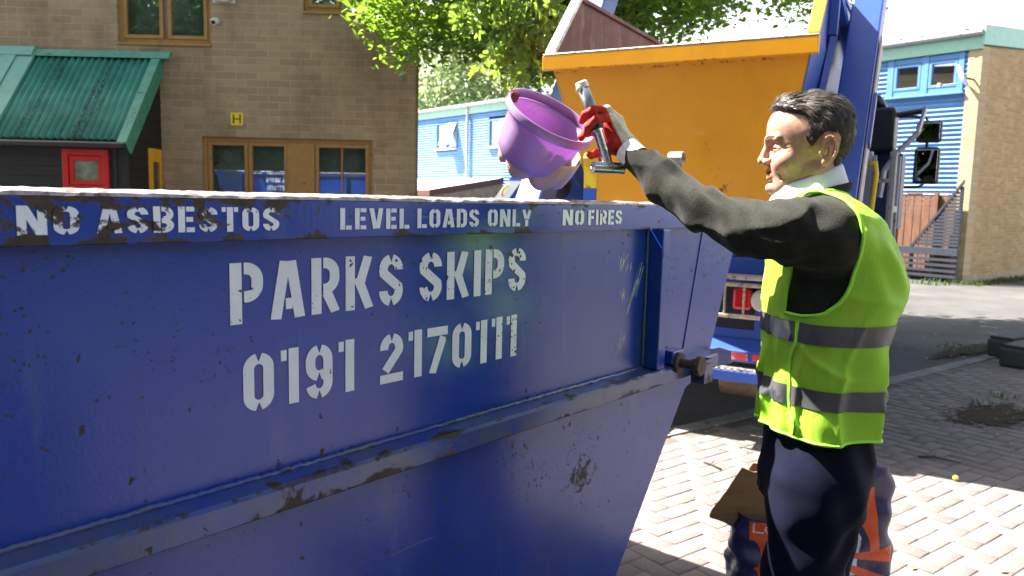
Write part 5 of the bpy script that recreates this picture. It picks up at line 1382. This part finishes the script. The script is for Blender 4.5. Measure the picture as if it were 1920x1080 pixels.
f_neck = np.minimum(.088 - rn, V[:, 2] - (neckc[2] - .11))
fv = np.maximum.reduce([f_arm, f_neck, (zhem + .004 * np.sin((V[:, 0] - .5) * 30)) - V[:, 2]])
Vv, Fv = clip(V, F, fv)
vest = raw('vest', Vv - PB, Fv, M_VEST, person, smooth=True)
m = MB()
for L in rim_loops(Fv):
    if len(L) < 30: continue
    P = Vv[L]
    for _ in range(4): P = np.concatenate([P[:1], (P[:-2] + 2 * P[1:-1] + P[2:]) / 4, P[-1:]])
    m = MB(); m.tube(P[::2] - PB, .0038, 8); m.build('edging', M_TRIM, vest, smooth=True)
me = vest.data; no = np.zeros(len(Vv) * 3, f32); me.vertices.foreach_get('normal', no); no = no.reshape(-1, 3)
zb1 = at(1545, 629, 1.585)[2]; zb2 = at(1545, 752, 1.585)[2]
Fq = [f_ for f_ in Fv]
trisF = np.array([(q[0], q[i], q[i + 1]) for q in Fq for i in range(1, len(q) - 1)])
for zb in (zb1, zb2):
    ff = np.abs(Vv[:, 2] - zb - .012 * (Vv[:, 0] - .66)) - .0215
    sel = (np.abs(Vv[trisF][:, :, 2] - zb) < .06).all(1)
    bV, bF = clip(Vv + no * .0018, trisF[sel], ff)
    b_ = raw('reflective_band', bV - PB, bF, M_BAND, vest, smooth=True)
# side seam, and the paler stitched patch where the upper band overlaps
near = (Vv[trisF][:, :, 1] < YC - .02).all(1)
xs_ = at(1497, 700, 1.60)[0]
for nm_, ff, sel, mt_ in (('side_seam', np.maximum(np.abs(Vv[:, 0] - xs_ - .004 * np.sin(Vv[:, 2] * 20)) - .0022, Vv[:, 2] - at(1497, 604, 1.60)[2]), near, M_TRIM),
                          ('band_patch', np.maximum(np.abs(Vv[:, 0] - at(1483, 630, 1.60)[0]) - .0125, np.abs(Vv[:, 2] - zb1 - .012 * (Vv[:, 0] - .66)) - .0205), near & (np.abs(Vv[trisF][:, :, 2] - zb1) < .06).all(1), mat('pale_reflective_patch', (.42, .42, .44), .4, .2))):
    bV, bF = clip(Vv + no * .0026, trisF[sel], ff); raw(nm_, bV - PB, bF, mt_, vest, smooth=True)
# ------------------------------------------------------------------ gloved hand round the metal handle
YG = 1.935
def G(x, y, dy, r_): return (*at(x, y, YG + dy * .001), r_ * .001)
FING = [[G(1160, 226, 8, 13), G(1138, 207, -10, 12), G(1112, 206, -24, 11), G(1096, 216, -20, 10), G(1092, 226, -8, 9)],
        [G(1164, 238, 8, 13), G(1142, 220, -18, 12), G(1118, 224, -34, 11), G(1104, 237, -32, 10), G(1100, 250, -18, 9)],
        [G(1164, 256, 14, 12), G(1136, 250, 28, 12), G(1112, 247, 30, 11), G(1096, 250, 18, 10), G(1090, 258, 6, 9)],
        [G(1162, 274, 16, 11), G(1138, 282, 28, 10.5), G(1118, 288, 22, 10), G(1108, 292, 10, 8.5), G(1104, 290, 0, 8)]]
THUMB = [G(1172, 262, -6, 15), G(1152, 268, -16, 14), G(1138, 284, -10, 12.5), G(1130, 298, 0, 11)]
def glove_fn(P):
    d = cap(P, G(1150, 236, 8, 0)[:3], G(1158, 270, 8, 0)[:3], .027, .029)
    d = smin(d, chain(P, [G(1160, 258, 4, 29), G(1176, 276, -4, 28), G(1192, 292, -12, 29)], .01), .014)
    for c_ in FING: d = smin(d, chain(P, c_, .004), .0045)
    d = smin(d, chain(P, THUMB, .006), .008)
    return d + wob(P, 130, 5, .0007) + np.sin(P[0] * 260 + P[2] * 190) * .0005
V, F = surface_nets(glove_fn, np.array(at(1080, 320, YG)) - (0.03, .07, .03), np.array(at(1205, 190, YG)) + (.03, .07, .03), .0021)
a0, a1 = at(1128, 196, YG), at(1176, 306, YG)
side_ = (V[:, 0] - a0[0]) * (a0[2] - a1[2]) - (a0[2] - V[:, 2]) * (a1[0] - a0[0])
side_ = side_ / math.hypot(a0[2] - a1[2], a1[0] - a0[0]) + wob(V.T, 60, 2, .003)
C = np.tile(np.array([.50, .030, .022]), (len(V), 1)); C = blend(C, (.60, .57, .44), sm(side_, .002, .006))
C = blend(C, (.62, .50, .42), sm(V[:, 2] - at(1110, 203, YG)[2] - .002, 0, .004) * sm(-(V[:, 1] - YG), -.03, .02) * .8)
glove = raw('glove', V - PB, F, M_GLOVE, person, smooth=True); vcol(glove, C)
hr = np.array(ARMR[-1][:3])
def glove2(P):
    d = cap(P, hr, hr + (-.01, -.01, -.06), .036, .034)
    for k in range(4): d = smin(d, chain(P, [(*(hr + (-.03 + .018 * k, -.005, -.08)), .012), (*(hr + (-.035 + .018 * k, -.015, -.12)), .011), (*(hr + (-.035 + .018 * k, -.035, -.145)), .010)], .004), .005)
    return smin(d, chain(P, [(*(hr + (-.03, -.01, -.03)), .014), (*(hr + (-.055, -.03, -.075)), .012)], .005), .008)
V, F = surface_nets(glove2, hr - (.14, .11, .16), hr + (.06, .08, .06), .004)
g2 = raw('glove', V - PB, F, M_GLOVE, person, smooth=True); vcol(g2, np.tile(np.array([.5, .03, .022]), (len(V), 1)))
# ------------------------------------------------------------------ what he holds
M_PURPLE = NT('purple_plastic'); t = M_PURPLE
c = t.mix(t.ramp(t.noise(9, 4), .3, .7), (.36, .22, .45), (.43, .29, .52))
sp = t.ramp(t.noise(55, 6, .7), .70, .715)
c = t.mix(t.ramp(t.noise(13, 8, .75), .52, .68, 0, .55), c, (.27, .21, .30))
c = t.mix(sp, c, (.05, .03, .04))
t.set(col=c, rough=.32, spec=.5, coat=.2)
ts = t.n('BsdfTranslucent', {0: (.64, .28, .70)}); t.put(t.out.inputs[0], t.n('MixShader', {0: .32, 1: t.bsdf, 2: ts})); M_PURPLE = t.m
bo = at(1035, 216, 2.03)
ax_ = Vector((.42, -.43, .80)).normalized()
rotm = ax_.to_track_quat('Z', 'Y').to_matrix()
def along(o, loc): o.matrix_world = Matrix.Translation(Vector(loc)) @ rotm.to_4x4(); return o
bowl = along(thing('plastic_bowl', 'cracked purple plastic bowl tipped in the gloved hand above the skip', 'bowl'), bo)
RB = .1235
def bowlshape(prof, n=72):
    V, F = lathe(prof, n)
    return V, F
V, F = bowlshape([(.001, -.150), (.060, -.1495), (.080, -.143), (.094, -.128), (.101, -.100), (.106, -.05), (.109, -.028), (.1135, -.024)])
o = raw('bowl', V, F, M_PURPLE, bowl, smooth=True); o.name = 'shell'; s = o.modifiers.new('thick', 'SOLIDIFY'); s.thickness = .0022
c0 = rotm.inverted() @ Vector(at(985, 172, 2.03) - bo); GA = math.atan2(c0.y, c0.x)
V, F = lathe([(.1135, -.0245), (.1225, -.0225), (.1240, -.018), (.1235, -.001), (.1215, .0015), (.1180, .001), (.1165, -.004), (.1140, -.020)], 80, GA + R(9), GA + R(351))
o = raw('rolled_rim', V, F, M_PURPLE, bowl, smooth=True); s = o.modifiers.new('thick', 'SOLIDIFY'); s.thickness = .0018
m = MB()
c0 = rotm.inverted() @ Vector(at(984, 172, 2.02) - bo)
m.box(-.014, .014, -.010, .010, -.02, .008); o = m.build('broken_clip', mat('dark_red_plastic', (.14, .012, .016), .4), bowl, bev=.004); o.location = (.112 * math.cos(GA), .112 * math.sin(GA), -.004)
m = MB(); P = [(.103 * math.cos(a), .103 * math.sin(a), z) for a, z in ((R(60), -.02), (R(64), -.035), (R(72), -.038), (R(75), -.052), (R(82), -.055))]
m.tube([(p[0] * .985, p[1] * .985, p[2]) for p in P], .0011, 5); m.build('crack', mat('pale_crack', (.75, .65, .8), .5), bowl)
tub = along(thing('scalloped_tub', 'beige scalloped plastic tub hanging under the purple bowl', 'tub'), bo + np.array(ax_) * -.018 + np.array([.020, .03, -.002]))
M_BEIGE = NT('beige_plastic'); t = M_BEIGE
c = t.mix(t.ramp(t.noise(8, 4), .3, .7), (.50, .33, .235), (.58, .40, .29)); c = t.mix(t.ramp(t.noise(60, 6, .7), .66, .70, 0, .8), c, (.16, .09, .05)); t.set(col=c, rough=.4)
ts = t.n('BsdfTranslucent', {0: (.6, .4, .28)}); t.put(t.out.inputs[0], t.n('MixShader', {0: .2, 1: t.bsdf, 2: ts})); M_BEIGE = t.m
V, F = [], []
n, k = 120, 9
for i in range(n):
    a = 2 * math.pi * i / n; lob = abs(math.cos(a * 3.5 + .5)) ** .7
    for j in range(k):
        u_ = j / (k - 1); rr = (.108 + .002 * lob) * (1 - .16 * u_ ** 2.2) + .004 * lob * u_; zz = -.06 - (.075 + .022 * lob) * u_
        if j == k - 1: rr *= .93
        V.append((rr * math.cos(a), rr * math.sin(a), zz))
V.append((0, 0, -.118))
for i in range(n):
    i2 = (i + 1) % n
    for j in range(k - 1): F.append((i * k + j, i * k + j + 1, i2 * k + j + 1, i2 * k + j))
    F.append((i * k + k - 1, n * k, i2 * k + k - 1))
o = raw('shell', V, F, M_BEIGE, tub, smooth=True); s = o.modifiers.new('thick', 'SOLIDIFY'); s.thickness = .002
M_CHROME = NT('scuffed_chrome'); t = M_CHROME
t.set(col=t.mix(t.ramp(t.noise(40, 7, .7), .55, .68), (.55, .56, .58), (.14, .13, .12)), metal=.95, rough=t.ramp(t.noise(60, 5), .3, .7, .12, .34)); M_CHROME = t.m
M_KNURL = NT('knurled_grip'); t = M_KNURL
wv = t.n('TexWave', {'Vector': t.co, 'Scale': 420., 'Distortion': 1.}, wave_type='BANDS', bands_direction='DIAGONAL').outputs[1]
t.set(col=t.mix(wv, (.10, .12, .13), (.42, .46, .48)), metal=.6, rough=.35); t.bump(wv, .4, .001); M_KNURL = t.m
h0 = at(1090, 158, 1.925); tool = thing('metal_handlebar', 'T shaped chrome metal handlebar gripped in the red gloved hand', 'handlebar', h0)
h = lambda x, y, Y: at(x, y, Y) - h0
m = MB(); m.tube([h(1091, 160, 1.925), h(1122, 238, 1.925)], .0145, 24); m.build('grip', M_KNURL, tool, smooth=True)
m = MB(); a, b = h(1089, 153, 1.925), h(1093, 165, 1.925); m.tube([a, a + (b - a) * .15, b], [.012, .0155, .0155], 24); autosmooth(m.build('end_cap', M_WHT, tool))
m = MB(); m.tube([h(1087, 160, 1.912), h(1083, 172, 1.910)], .005, 8); m.build('cap_tab', M_WHT, tool, smooth=True)
m = MB(); m.tube([h(1115, 234, 1.912), h(1122, 250, 1.912), h(1140, 308, 1.915)], [.0125, .0120, .0125], 24); autosmooth(m.build('stem', M_CHROME, tool))
m = MB(); a, b = h(1112, 238, 1.908), h(1124, 231, 1.908); m.tube([h(1116, 229, 1.911), h(1121, 243, 1.911)], .0165, 24); autosmooth(m.build('clamp', M_BLK, tool))
m = MB(); m.tube([h(1118, 243, 1.910), h(1119.5, 247, 1.910)], .0172, 24); autosmooth(m.build('clamp_ring', M_CHROME, tool))
a, b = h(1112, 313, 1.905), h(1169, 316, 1.930)
m = MB(); V_ = []; d = (b - a)
m.tube([a + d * .06, a, b, b - d * .06], [.0115, .0142, .0142, .0115], 28, cap=False); autosmooth(m.build('cross_tube', M_CHROME, tool))

# ------------------------------------------------------------------ bags and sheets on the ground behind him
NAVY, ORG, WHT_, = (.016, .013, .075), (.62, .075, .012), (.55, .62, .75)
M_BAG = NT('printed_bag'); t = M_BAG
a = t.n('VertexColor', layer_name='tint').outputs[0]
t.set(col=t.mix(t.ramp(t.noise(50, 6, .7), .64, .72, 0, .4), a, (.5, .45, .45)), rough=.34, spec=.5); t.bump(t.noise(14, 5, .55, dist=.4), .4, .015); M_BAG = t.m
def bag(name, label, x0, x1, ytop, Y, dep, pattern, seed):
    A, B = at(x0, 1080, Y), at(x1, 1080, Y); zt = at((x0 + x1) / 2, ytop, Y)[2]; w = B[0] - A[0]; cx = (A[0] + B[0]) / 2
    o = thing(name, label, 'bag', (cx, Y, .014), 0, 'printed bags on the paving')
    nu, nv = 460, 230; V, C = [], []
    rg = np.random.default_rng(seed); ph = rg.uniform(0, 6.3, 12)
    vs = np.linspace(0, 1, nv); us = np.linspace(0, 1, nu, endpoint=False)
    U_, W_ = np.meshgrid(us, vs)
    ang = U_ * 2 * math.pi; n = 3.2
    rx = w / 2 * (.93 + .10 * np.sin(W_ * 3.0)); ry = dep / 2 * (1.0 - .45 * W_ ** 2)
    cs, sn = np.cos(ang), np.sin(ang); k = (np.abs(cs) ** n + np.abs(sn) ** n) ** (-1 / n)
    bul = 1 + .045 * np.sin(ang * 3 + W_ * 9 + ph[0]) + .04 * np.sin(ang * 5 - W_ * 13 + ph[1]) + .03 * np.sin(W_ * 26 + ang * 2 + ph[2])
    X = rx * k * cs * bul; Yy = ry * k * sn * bul; Z = W_ * (zt - .014) * (1 + .03 * np.sin(ang * 2 + ph[3]) * W_)
    V = np.stack([X, Yy, Z], -1).reshape(-1, 3)
    C = pattern(X / (w / 2), W_, sn < 0).reshape(-1, 3)
    F = [(j * nu + i, j * nu + (i + 1) % nu, (j + 1) * nu + (i + 1) % nu, (j + 1) * nu + i) for j in range(nv - 1) for i in range(nu)]
    b = raw('sack', V, np.array(F), M_BAG, o, smooth=True); vcol(b, C)
    bb = raw('base', [tuple(V[i]) for i in range(nu)], [tuple(range(nu - 1, -1, -1))], M_BAG, o)
    vcol(bb, np.tile(np.array(NAVY), (nu, 1)))
    return o
def setc(C, m, col): C[m] = col
def pat_right(u, v, front):
    C = np.tile(np.array(NAVY), (*u.shape, 1))
    m = (u < .52 - .25 * (v - .55)) & (v > .36) & (v < .86); C[m] = ORG
    r_ = np.hypot((u + .28) / .62, (v - .36) / .30); C[(r_ < 1.0)] = NAVY; C[(r_ < .78) & (v > .20)] = WHT_; C[(r_ < .78) & (u > .05 + .3 * (v - .3))] = NAVY
    a_ = np.degrees(np.arctan2((v - .36) * 1.7, u + .75)); rays = (np.mod(a_ + 4, 15) < 8.0) & (v < .34 + .05 * (u + .7)) & (np.hypot(u + .75, (v - .36) * 1.7) > .42) & (u < .93)
    C[rays] = ORG
    return C
def pat_left(u, v, front):
    C = np.tile(np.array(NAVY), (*u.shape, 1))
    m = (u > -.62 + .5 * np.clip(.62 - v, 0, 1)) & (v > .34 + .09 * np.sin(u * 9)) & (v < .97); C[m] = ORG
    C[(np.hypot(u + .55, (v - .60) * 1.6) < .24)] = NAVY
    m = (u > -.2) & (v < .18); C[m] = ORG
    for (du, dv) in [(-.50, .845 + .024 * k) for k in range(5)] + [(-.50 + .085 * k, .845) for k in range(1, 4)] + [(-.02 + .15 * math.cos(R(a)), .893 + .048 * math.sin(R(a))) for a in range(0, 360, 30)]:
        C[(np.hypot((u - du), (v - dv) * 3.4) < .034)] = (.7, .68, .68)
    return C
bag('shopping_bag', 'orange and purple bag with stripes like sun rays, standing right of his legs', 1500, 1652, 872, 2.98, .24, pat_right, 3)
lb = bag('shopping_bag', 'orange and navy bag with cardboard sticking out, left of his legs', 1366, 1492, 960, 2.92, .22, pat_left, 7)
M_CARD = mat('cardboard', (.225, .125, .058), .85, var=.18, vs=5, dirt=.12, bump=.3, bs=30, stretch=(.6, .6, 6))
for i, (pts, Y, lab) in enumerate((([(1330, 968), (1392, 877), (1492, 906), (1440, 1010)], 2.90, 'front sheet of brown cardboard leaning out of the navy bag'), ([(1343, 962), (1412, 868), (1500, 900), (1450, 1000)], 2.955, 'rear sheet of brown cardboard, mostly hidden behind the other sheet'))):
    P = np.array([at(a, b, Y) for a, b in pts]); c_ = P.mean(0)
    o = thing('cardboard_sheet', lab, 'cardboard', (c_[0], c_[1], .02), 0, 'cardboard sheets in the bag')
    base = P - np.array([c_[0], c_[1], .02])
    # ragged edges
    Q = []
    for a, b in zip(base, np.roll(base, -1, 0)):
        for k in range(9): q_ = a + (b - a) * k / 9; Q.append(q_ + (0 if k == 0 else 1) * np.array([rng.normal(0, .003), 0, rng.normal(0, .003)]))
    for j in range(3):
        m = MB(); m.prism([q_ + np.array([.004 * j, .006 * j, -.006 * j]) for q_ in Q], (0, .0045, 0)); m.build('layer', M_CARD, o)

# ------------------------------------------------------------------ small things on the ground
M_TWIG = mat('dead_twig', (.07, .05, .035), .9, var=.3)
for (pts, lab) in ((((1722, 856), (1750, 857), (1775, 862), (1802, 868)), 'dark twig lying on the shaded paving'), (((1320, 866), (1332, 870), (1352, 880)), 'thin twig on the sunlit paving beside the blue skip')):
    P = [atz for atz in (on_plane(a, b, (0, 0, .022), (0, 0, 1)) for a, b in pts)]
    o = thing('twig', lab, 'twig', P[0]); m = MB(); m.tube([p - P[0] + (0, 0, random.uniform(-.001, .004)) for p in P], [.007, .006, .005, .003][:len(P)], 7)
    q = P[1] - P[0]; m.tube([q, q + (.04, .05, .006)], [.004, .002], 6); m.build('stick', M_TWIG, o, smooth=True)
p = on_plane(1792, 896, (0, 0, .03), (0, 0, 1)); o = thing('yellow_fruit', 'small yellow fruit lying on the shaded paving', 'fruit', p)
V, F = lathe([(.001, .016), (.009, .0135), (.016, .004), (.0165, -.004), (.010, -.014), (.001, -.016)], 18); raw('skin', V, F, mat('fruit_yellow', (.62, .50, .06), .4), o, smooth=True); m = MB(); m.tube([(0, 0, .015), (.003, 0, .026)], .002, 6); m.build('stalk', M_TWIG, o)
M_LITTER = NT('fallen_leaves'); t = M_LITTER
rnd = t.n('NewGeometry').outputs['Random Per Island']; t.set(col=t.mix(rnd, (.10, .065, .025), (.42, .33, .13)), rough=.8); M_LITTER = t.m
V, F = [], []
def litter(cx, cy, sx_, sy_, n, z, size=.016):
    for _ in range(n):
        x, y = rng.normal(cx, sx_), rng.normal(cy, sy_); 
        if x < .3: continue
        a = rng.uniform(0, 6.3); s_ = size * rng.uniform(.4, 1.4); c_, d_ = np.array([math.cos(a), math.sin(a), rng.normal(0, .2)]) * s_, np.array([-math.sin(a), math.cos(a), rng.normal(0, .25)]) * s_ * .5
        p = np.array([x, y, z + .5 * s_ * .5]); k = len(V); V.extend([p - c_, p + d_, p + c_, p - d_]); F.append((k, k + 1, k + 2, k + 3))
litter(2.6, 4.4, 1.8, 1.4, 130, .018); litter(3.6, 5.6, .7, .4, 120, .03); litter(5.0, 8.3, .9, .5, 120, .026); litter(1.3, 3.6, .5, .6, 30, .018, .010); litter(4.5, 9, 3, 1.5, 150, .004)
tag(raw('fallen_leaves', V, F, M_LITTER), 'dry leaves and bits scattered over the ground', 'leaf litter', kind='stuff')
blades('weeds', [(3.9, 5.65, .022), (4.0, 5.5, .022), (3.75, 5.95, .022), (4.05, 6.2, .016), (3.8, 5.3, .02), (4.75, 8.35, .024), (4.9, 8.5, .024), (5.0, 8.45, .02)], M_GRASS, 'tufts of weed on the soil and along the kerb', .055, 26, .14, .004, 'weeds')
M_BLOCK = mat('dark_concrete', (.055, .056, .06), .85, var=.2, bump=.5, bs=60)
for (q, lab) in (((1880, 650), 'dark kerb block lying on the paving edge at the far right'), ((1905, 668), 'second dark kerb block, half out of the picture, beside the other block')):
    p = on_plane(q[0], q[1], (0, 0, .12), (0, 0, 1)); o = thing('kerb_block', lab, 'block', (p[0], p[1], .0), R(35), 'loose kerb blocks')
    m = MB(); m.prism([(-.1, -.14, .015), (.9, -.14, .015), (.9, .12, .015), (-.1, .12, .015)], (0, 0, .19)); m.build('block', M_BLOCK, o, bev=.03); MB().box(-.08, .88, -.12, .10, .2052, .235).build('top_course', M_BLOCK, o, bev=.01)

# ------------------------------------------------------------------ trees
M_BARK = mat('dark_bark', (.055, .042, .032), .95, var=.35, bump=1, bs=25, stretch=(3, 3, .6))
M_LEAF = leaf_mat('leaf_green', (.055, .105, .018), (.26, .44, .035), .42, .50)
M_LEAF_NEAR = leaf_mat('leaf_near', (.085, .145, .032), (.30, .46, .06), .38, .45)
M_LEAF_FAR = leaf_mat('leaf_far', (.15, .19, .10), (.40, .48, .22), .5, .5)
def leaves(cl, per, size, spread, flat=.55, aspect=.55):
    """cl: cluster centres; returns quads of leaf blades folded along the midrib"""
    cl = np.asarray(cl); n = len(cl) * per
    c = np.repeat(cl, per, 0) + rng.normal(0, 1, (n, 3)) * np.array([spread, spread, spread * .6])
    nrm = rng.normal(0, 1, (n, 3)) * (1 - flat) + np.array([0, 0, 1]) * flat * 1.6; nrm /= np.linalg.norm(nrm, axis=1)[:, None]
    d = rng.normal(0, 1, (n, 3)) + np.array([0, 0, -.35]); d -= nrm * (d * nrm).sum(1)[:, None]; d /= np.linalg.norm(d, axis=1)[:, None]
    s = np.cross(nrm, d); L = (size * rng.uniform(.6, 1.25, n))[:, None]; W = L * aspect * .5
    up = nrm * W * .35
    V = np.stack([c - d * L * .5, c - d * L * .12 + s * W + up, c + d * L * .22 + s * W * .75 + up, c + d * L * .5, c + d * L * .22 - s * W * .75 + up, c - d * L * .12 - s * W + up], 1).reshape(-1, 3)
    b = np.arange(n)[:, None] * 6
    F = np.concatenate([b + np.array([0, 1, 2, 3]), b + np.array([0, 3, 4, 5])])
    return V, F
def limb(m, a, b, r0, r1, wob_=.12, n=7):
    a, b = np.array(a, float), np.array(b, float); L = np.linalg.norm(b - a); P = [a + (b - a) * i / n + (rng.normal(0, wob_ * L * .12, 3) if 0 < i < n else 0) for i in range(n + 1)]
    m.tube(P, [r0 + (r1 - r0) * i / n for i in range(n + 1)], 8); return P
low = lambda x: np.interp(x, [680, 740, 800, 860, 930, 1000, 1050, 1160, 1240, 1330, 1345, 1400, 1420, 1460, 1530, 1560, 1610], [35, 95, 105, 85, 130, 150, 150, 120, 80, 62, 50, 40, 8, 30, 38, 0, 25])
cl, big = [], []
while len(cl) < 1000:
    x = random.uniform(690, 1620); y = random.uniform(-160, 165)
    if y > low(x) - 8: continue
    if x < 800 and random.random() < .35: continue
    if x > 1335 and (y < 20 or random.random() < .35) and random.random() < .6: continue
    Y = random.uniform(8.3, 10.6) if x < 800 else random.uniform(8.8, 12.5)
    cl.append(at(x, y, Y))
for (x, y) in ((742, 100), (760, 104), (772, 106), (700, 30), (712, 38), (728, 22)): cl.append(at(x, y, 9.0))
while len(big) < 420:
    x = random.uniform(560, 1750); y = random.uniform(-900, -140)
    if ((x - 1150) / 620) ** 2 + ((y + 250) / 650) ** 2 > 1: continue
    big.append(at(x, y, random.uniform(8.5, 13)))
tree = thing('broadleaf_tree', 'spreading green tree overhanging the orange skip and the brick house corner', 'tree', (1.55, 11.6, 0))
to = np.array([1.55, 11.6, 0])
V, F = leaves(cl, 32, .105, .17); V2, F2 = leaves(big, 22, .15, .30)
raw('crown', np.concatenate([V, V2]) - to, np.concatenate([F, F2 + len(V)]), M_LEAF, tree)
m = MB(); Pt = limb(m, (0, 0, -.1), (.1, -.1, 4.2), .24, .17, .2)
top_ = np.array([.1, -.1, 4.2])
for c_ in random.sample(cl, 46) + random.sample(big, 16):
    mid = top_ + (c_ - to - top_) * .45 + np.array([0, 0, .5]); limb(m, top_ + rng.normal(0, .1, 3), mid, .075, .04); limb(m, mid, c_ - to, .04, .008)
m.build('trunk', M_BARK, tree, smooth=True)
# near hanging branch with pinnate leaves
YB = 6.4
br = thing('hanging_branch', 'hanging branch of rounded pale green leaflets in front of the tree', 'branch', at(950, -260, YB + .4)); b0 = np.array(br.location)
m = MB(); LV, LF = [], []
def leaflet(p, d, nrm, L, W):
    s = np.cross(nrm, d); s /= np.linalg.norm(s); k = len(LV)
    for (u_, w_) in ((0, 0), (.18, .36), (.5, .5), (.82, .38), (1, 0), (.82, -.38), (.5, -.5), (.18, -.36)):
        LV.append(p + d * L * u_ + s * W * w_ + nrm * (abs(w_) * W * .22 - u_ * u_ * L * .10))
    LF.extend([(k, k + 1, k + 2, k + 3), (k, k + 3, k + 4), (k, k + 4, k + 5), (k, k + 5, k + 6, k + 7)])
def pinnate(p0, d0, L, n):
    P = []; d = d0 / np.linalg.norm(d0)
    p = np.array(p0, float)
    for i in range(n * 2 + 1):
        P.append(p.copy()); d = d + np.array([0, 0, -.09]); d /= np.linalg.norm(d); p = p + d * L / (n * 2)
    m.tube(P, [.0022] * len(P), 5, cap=False)
    fn = rng.normal(0, 1, 3); sd = np.cross(d, fn); sd /= np.linalg.norm(sd); nr = np.cross(sd, d)
    for i in range(2, n * 2 + 1, 2):
        dd = P[i] - P[i - 1]; dd /= np.linalg.norm(dd)
        for sg in (1, -1):
            ld = sd * sg + dd * .5 + rng.normal(0, .22, 3); ld /= np.linalg.norm(ld); nn_ = nr + rng.normal(0, .35, 3); nn_ -= ld * np.dot(nn_, ld); nn_ /= np.linalg.norm(nn_)
            sc_ = rng.uniform(.75, 1.15); leaflet(P[i], ld, nn_, .088 * sc_, .041 * sc_)
    ld = dd; nn_ = nr - ld * np.dot(nr, ld); leaflet(P[-1], ld, nn_ / np.linalg.norm(nn_), .085, .040)
limb(m, np.array([1.6, 11.4, 4.6]) - b0, (0, .1, 0), .06, .028, .2, 10)
for (x0, y0, x1, y1) in ((900, -60, 880, 30), (930, -80, 915, 60), (950, -90, 945, 90), (985, -80, 975, 80), (1010, -60, 1005, 70), (960, -20, 930, 110), (990, 0, 1000, 110), (1030, -60, 1025, 30)):
    a = at(x0, y0, YB + random.uniform(-.15, .25)) - b0; b = at(x1, y1, YB + random.uniform(-.2, .2)) - b0
    limb(m, (0, .05, 0), a, .018, .006); P = limb(m, a, b, .006, .002, .3, 8)
    for i in range(1, 9):
        for _ in range(2 if i % 2 else 1): pinnate(P[i], np.array([rng.normal(0, .8), rng.normal(0, .6), rng.normal(-.35, .3)]), rng.uniform(.20, .33), random.choice((4, 5, 6)))
m.build('twig', M_BARK, br, smooth=True)
raw('leaves', LV, LF, M_LEAF_NEAR, br)
# far trees behind the blue building, trees across the yard that the house windows mirror
def far_tree(label, base, h, r_, nclu, per, size, mt, group, cl_spread=.5):
    o = thing('background_tree', label, 'tree', base, 0, group)
    cl = []
    while len(cl) < nclu:
        v = rng.uniform(-1, 1, 3)
        if np.linalg.norm(v) > 1 or np.linalg.norm(v) < .35: continue
        cl.append((v[0] * r_, v[1] * r_, h * .62 + v[2] * h * .38))
    V, F = leaves(cl, per, size, cl_spread, .4, .7); raw('crown', V, F, mt, o)
    m = MB(); limb(m, (0, 0, -.1), (0, 0, h * .55), .22, .13)
    for c_ in random.sample(cl, 12): limb(m, (0, 0, h * random.uniform(.25, .5)), c_, .07, .015)
    m.build('trunk', M_BARK, o, smooth=True)
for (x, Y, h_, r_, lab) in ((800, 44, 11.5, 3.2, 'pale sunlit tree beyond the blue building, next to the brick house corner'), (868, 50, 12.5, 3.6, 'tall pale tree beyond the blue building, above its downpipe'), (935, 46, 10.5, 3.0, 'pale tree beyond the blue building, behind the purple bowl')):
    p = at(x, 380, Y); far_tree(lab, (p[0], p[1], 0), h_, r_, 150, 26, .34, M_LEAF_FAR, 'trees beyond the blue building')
M_LEAF_DARK = leaf_mat('leaf_dark', (.035, .065, .015), (.12, .22, .02), .5, .35)
cl = []
while len(cl) < 260:
    v = rng.uniform(-1, 1, 3)
    if np.linalg.norm(v) < 1: cl.append((v[0] * 2.6, v[1] * 2.6, 3.6 + v[2] * 3.5))
V, F = leaves(cl, 16, .50, .5, .3, .75)
yt = thing('yard_tree', 'one of the dense dark trees closing the yard behind the photographer', 'tree', (14, -6, 0), 0, 'dense trees closing the yard')
raw('crown', V, F, M_LEAF_DARK, yt); m = MB(); limb(m, (0, 0, -.1), (0, 0, 4), .2, .1); m.build('trunk', M_BARK, yt, smooth=True)
for i, (x, y, r_, s_) in enumerate(((12, -10, 1, 1.1), (8.5, -12, 2, 1), (5, -12.5, 3, 1.15), (1, -12, 4, 1.0), (-3, -11.5, 5, 1.1), (-7, -10.5, .5, 1.05), (-11, -8, 1.5, 1.2), (-14, -4, 2.5, 1.1), (15.5, -2, 3.5, 1.0))):
    c = copy_tree(yt); c.location = (x, y, 0); c.rotation_euler = (0, 0, r_); c.scale = (s_,) * 3
far_tree('unseen tall tree added left of the camera to shade the yard the blue skip reflects', (-3.2, .36, 0), 13.0, 1.75, 260, 24, .30, M_LEAF_DARK, 'trees across the yard', .35)  # added out of view to darken the ground mirrored in the skip paint
for (x, y, lab) in ((-13, -6.5, 'leafy tree across the yard, mirrored in the house windows at the left'), (-8.0, -9, 'leafy tree across the yard, mirrored in the middle house windows'), (-14, 1.0, 'leafy tree at the edge of the yard beyond the lean-to')):
    far_tree(lab, (x, y, 0), 12.5, 4.2, 300, 24, .34, M_LEAF_DARK, 'trees across the yard', .6)
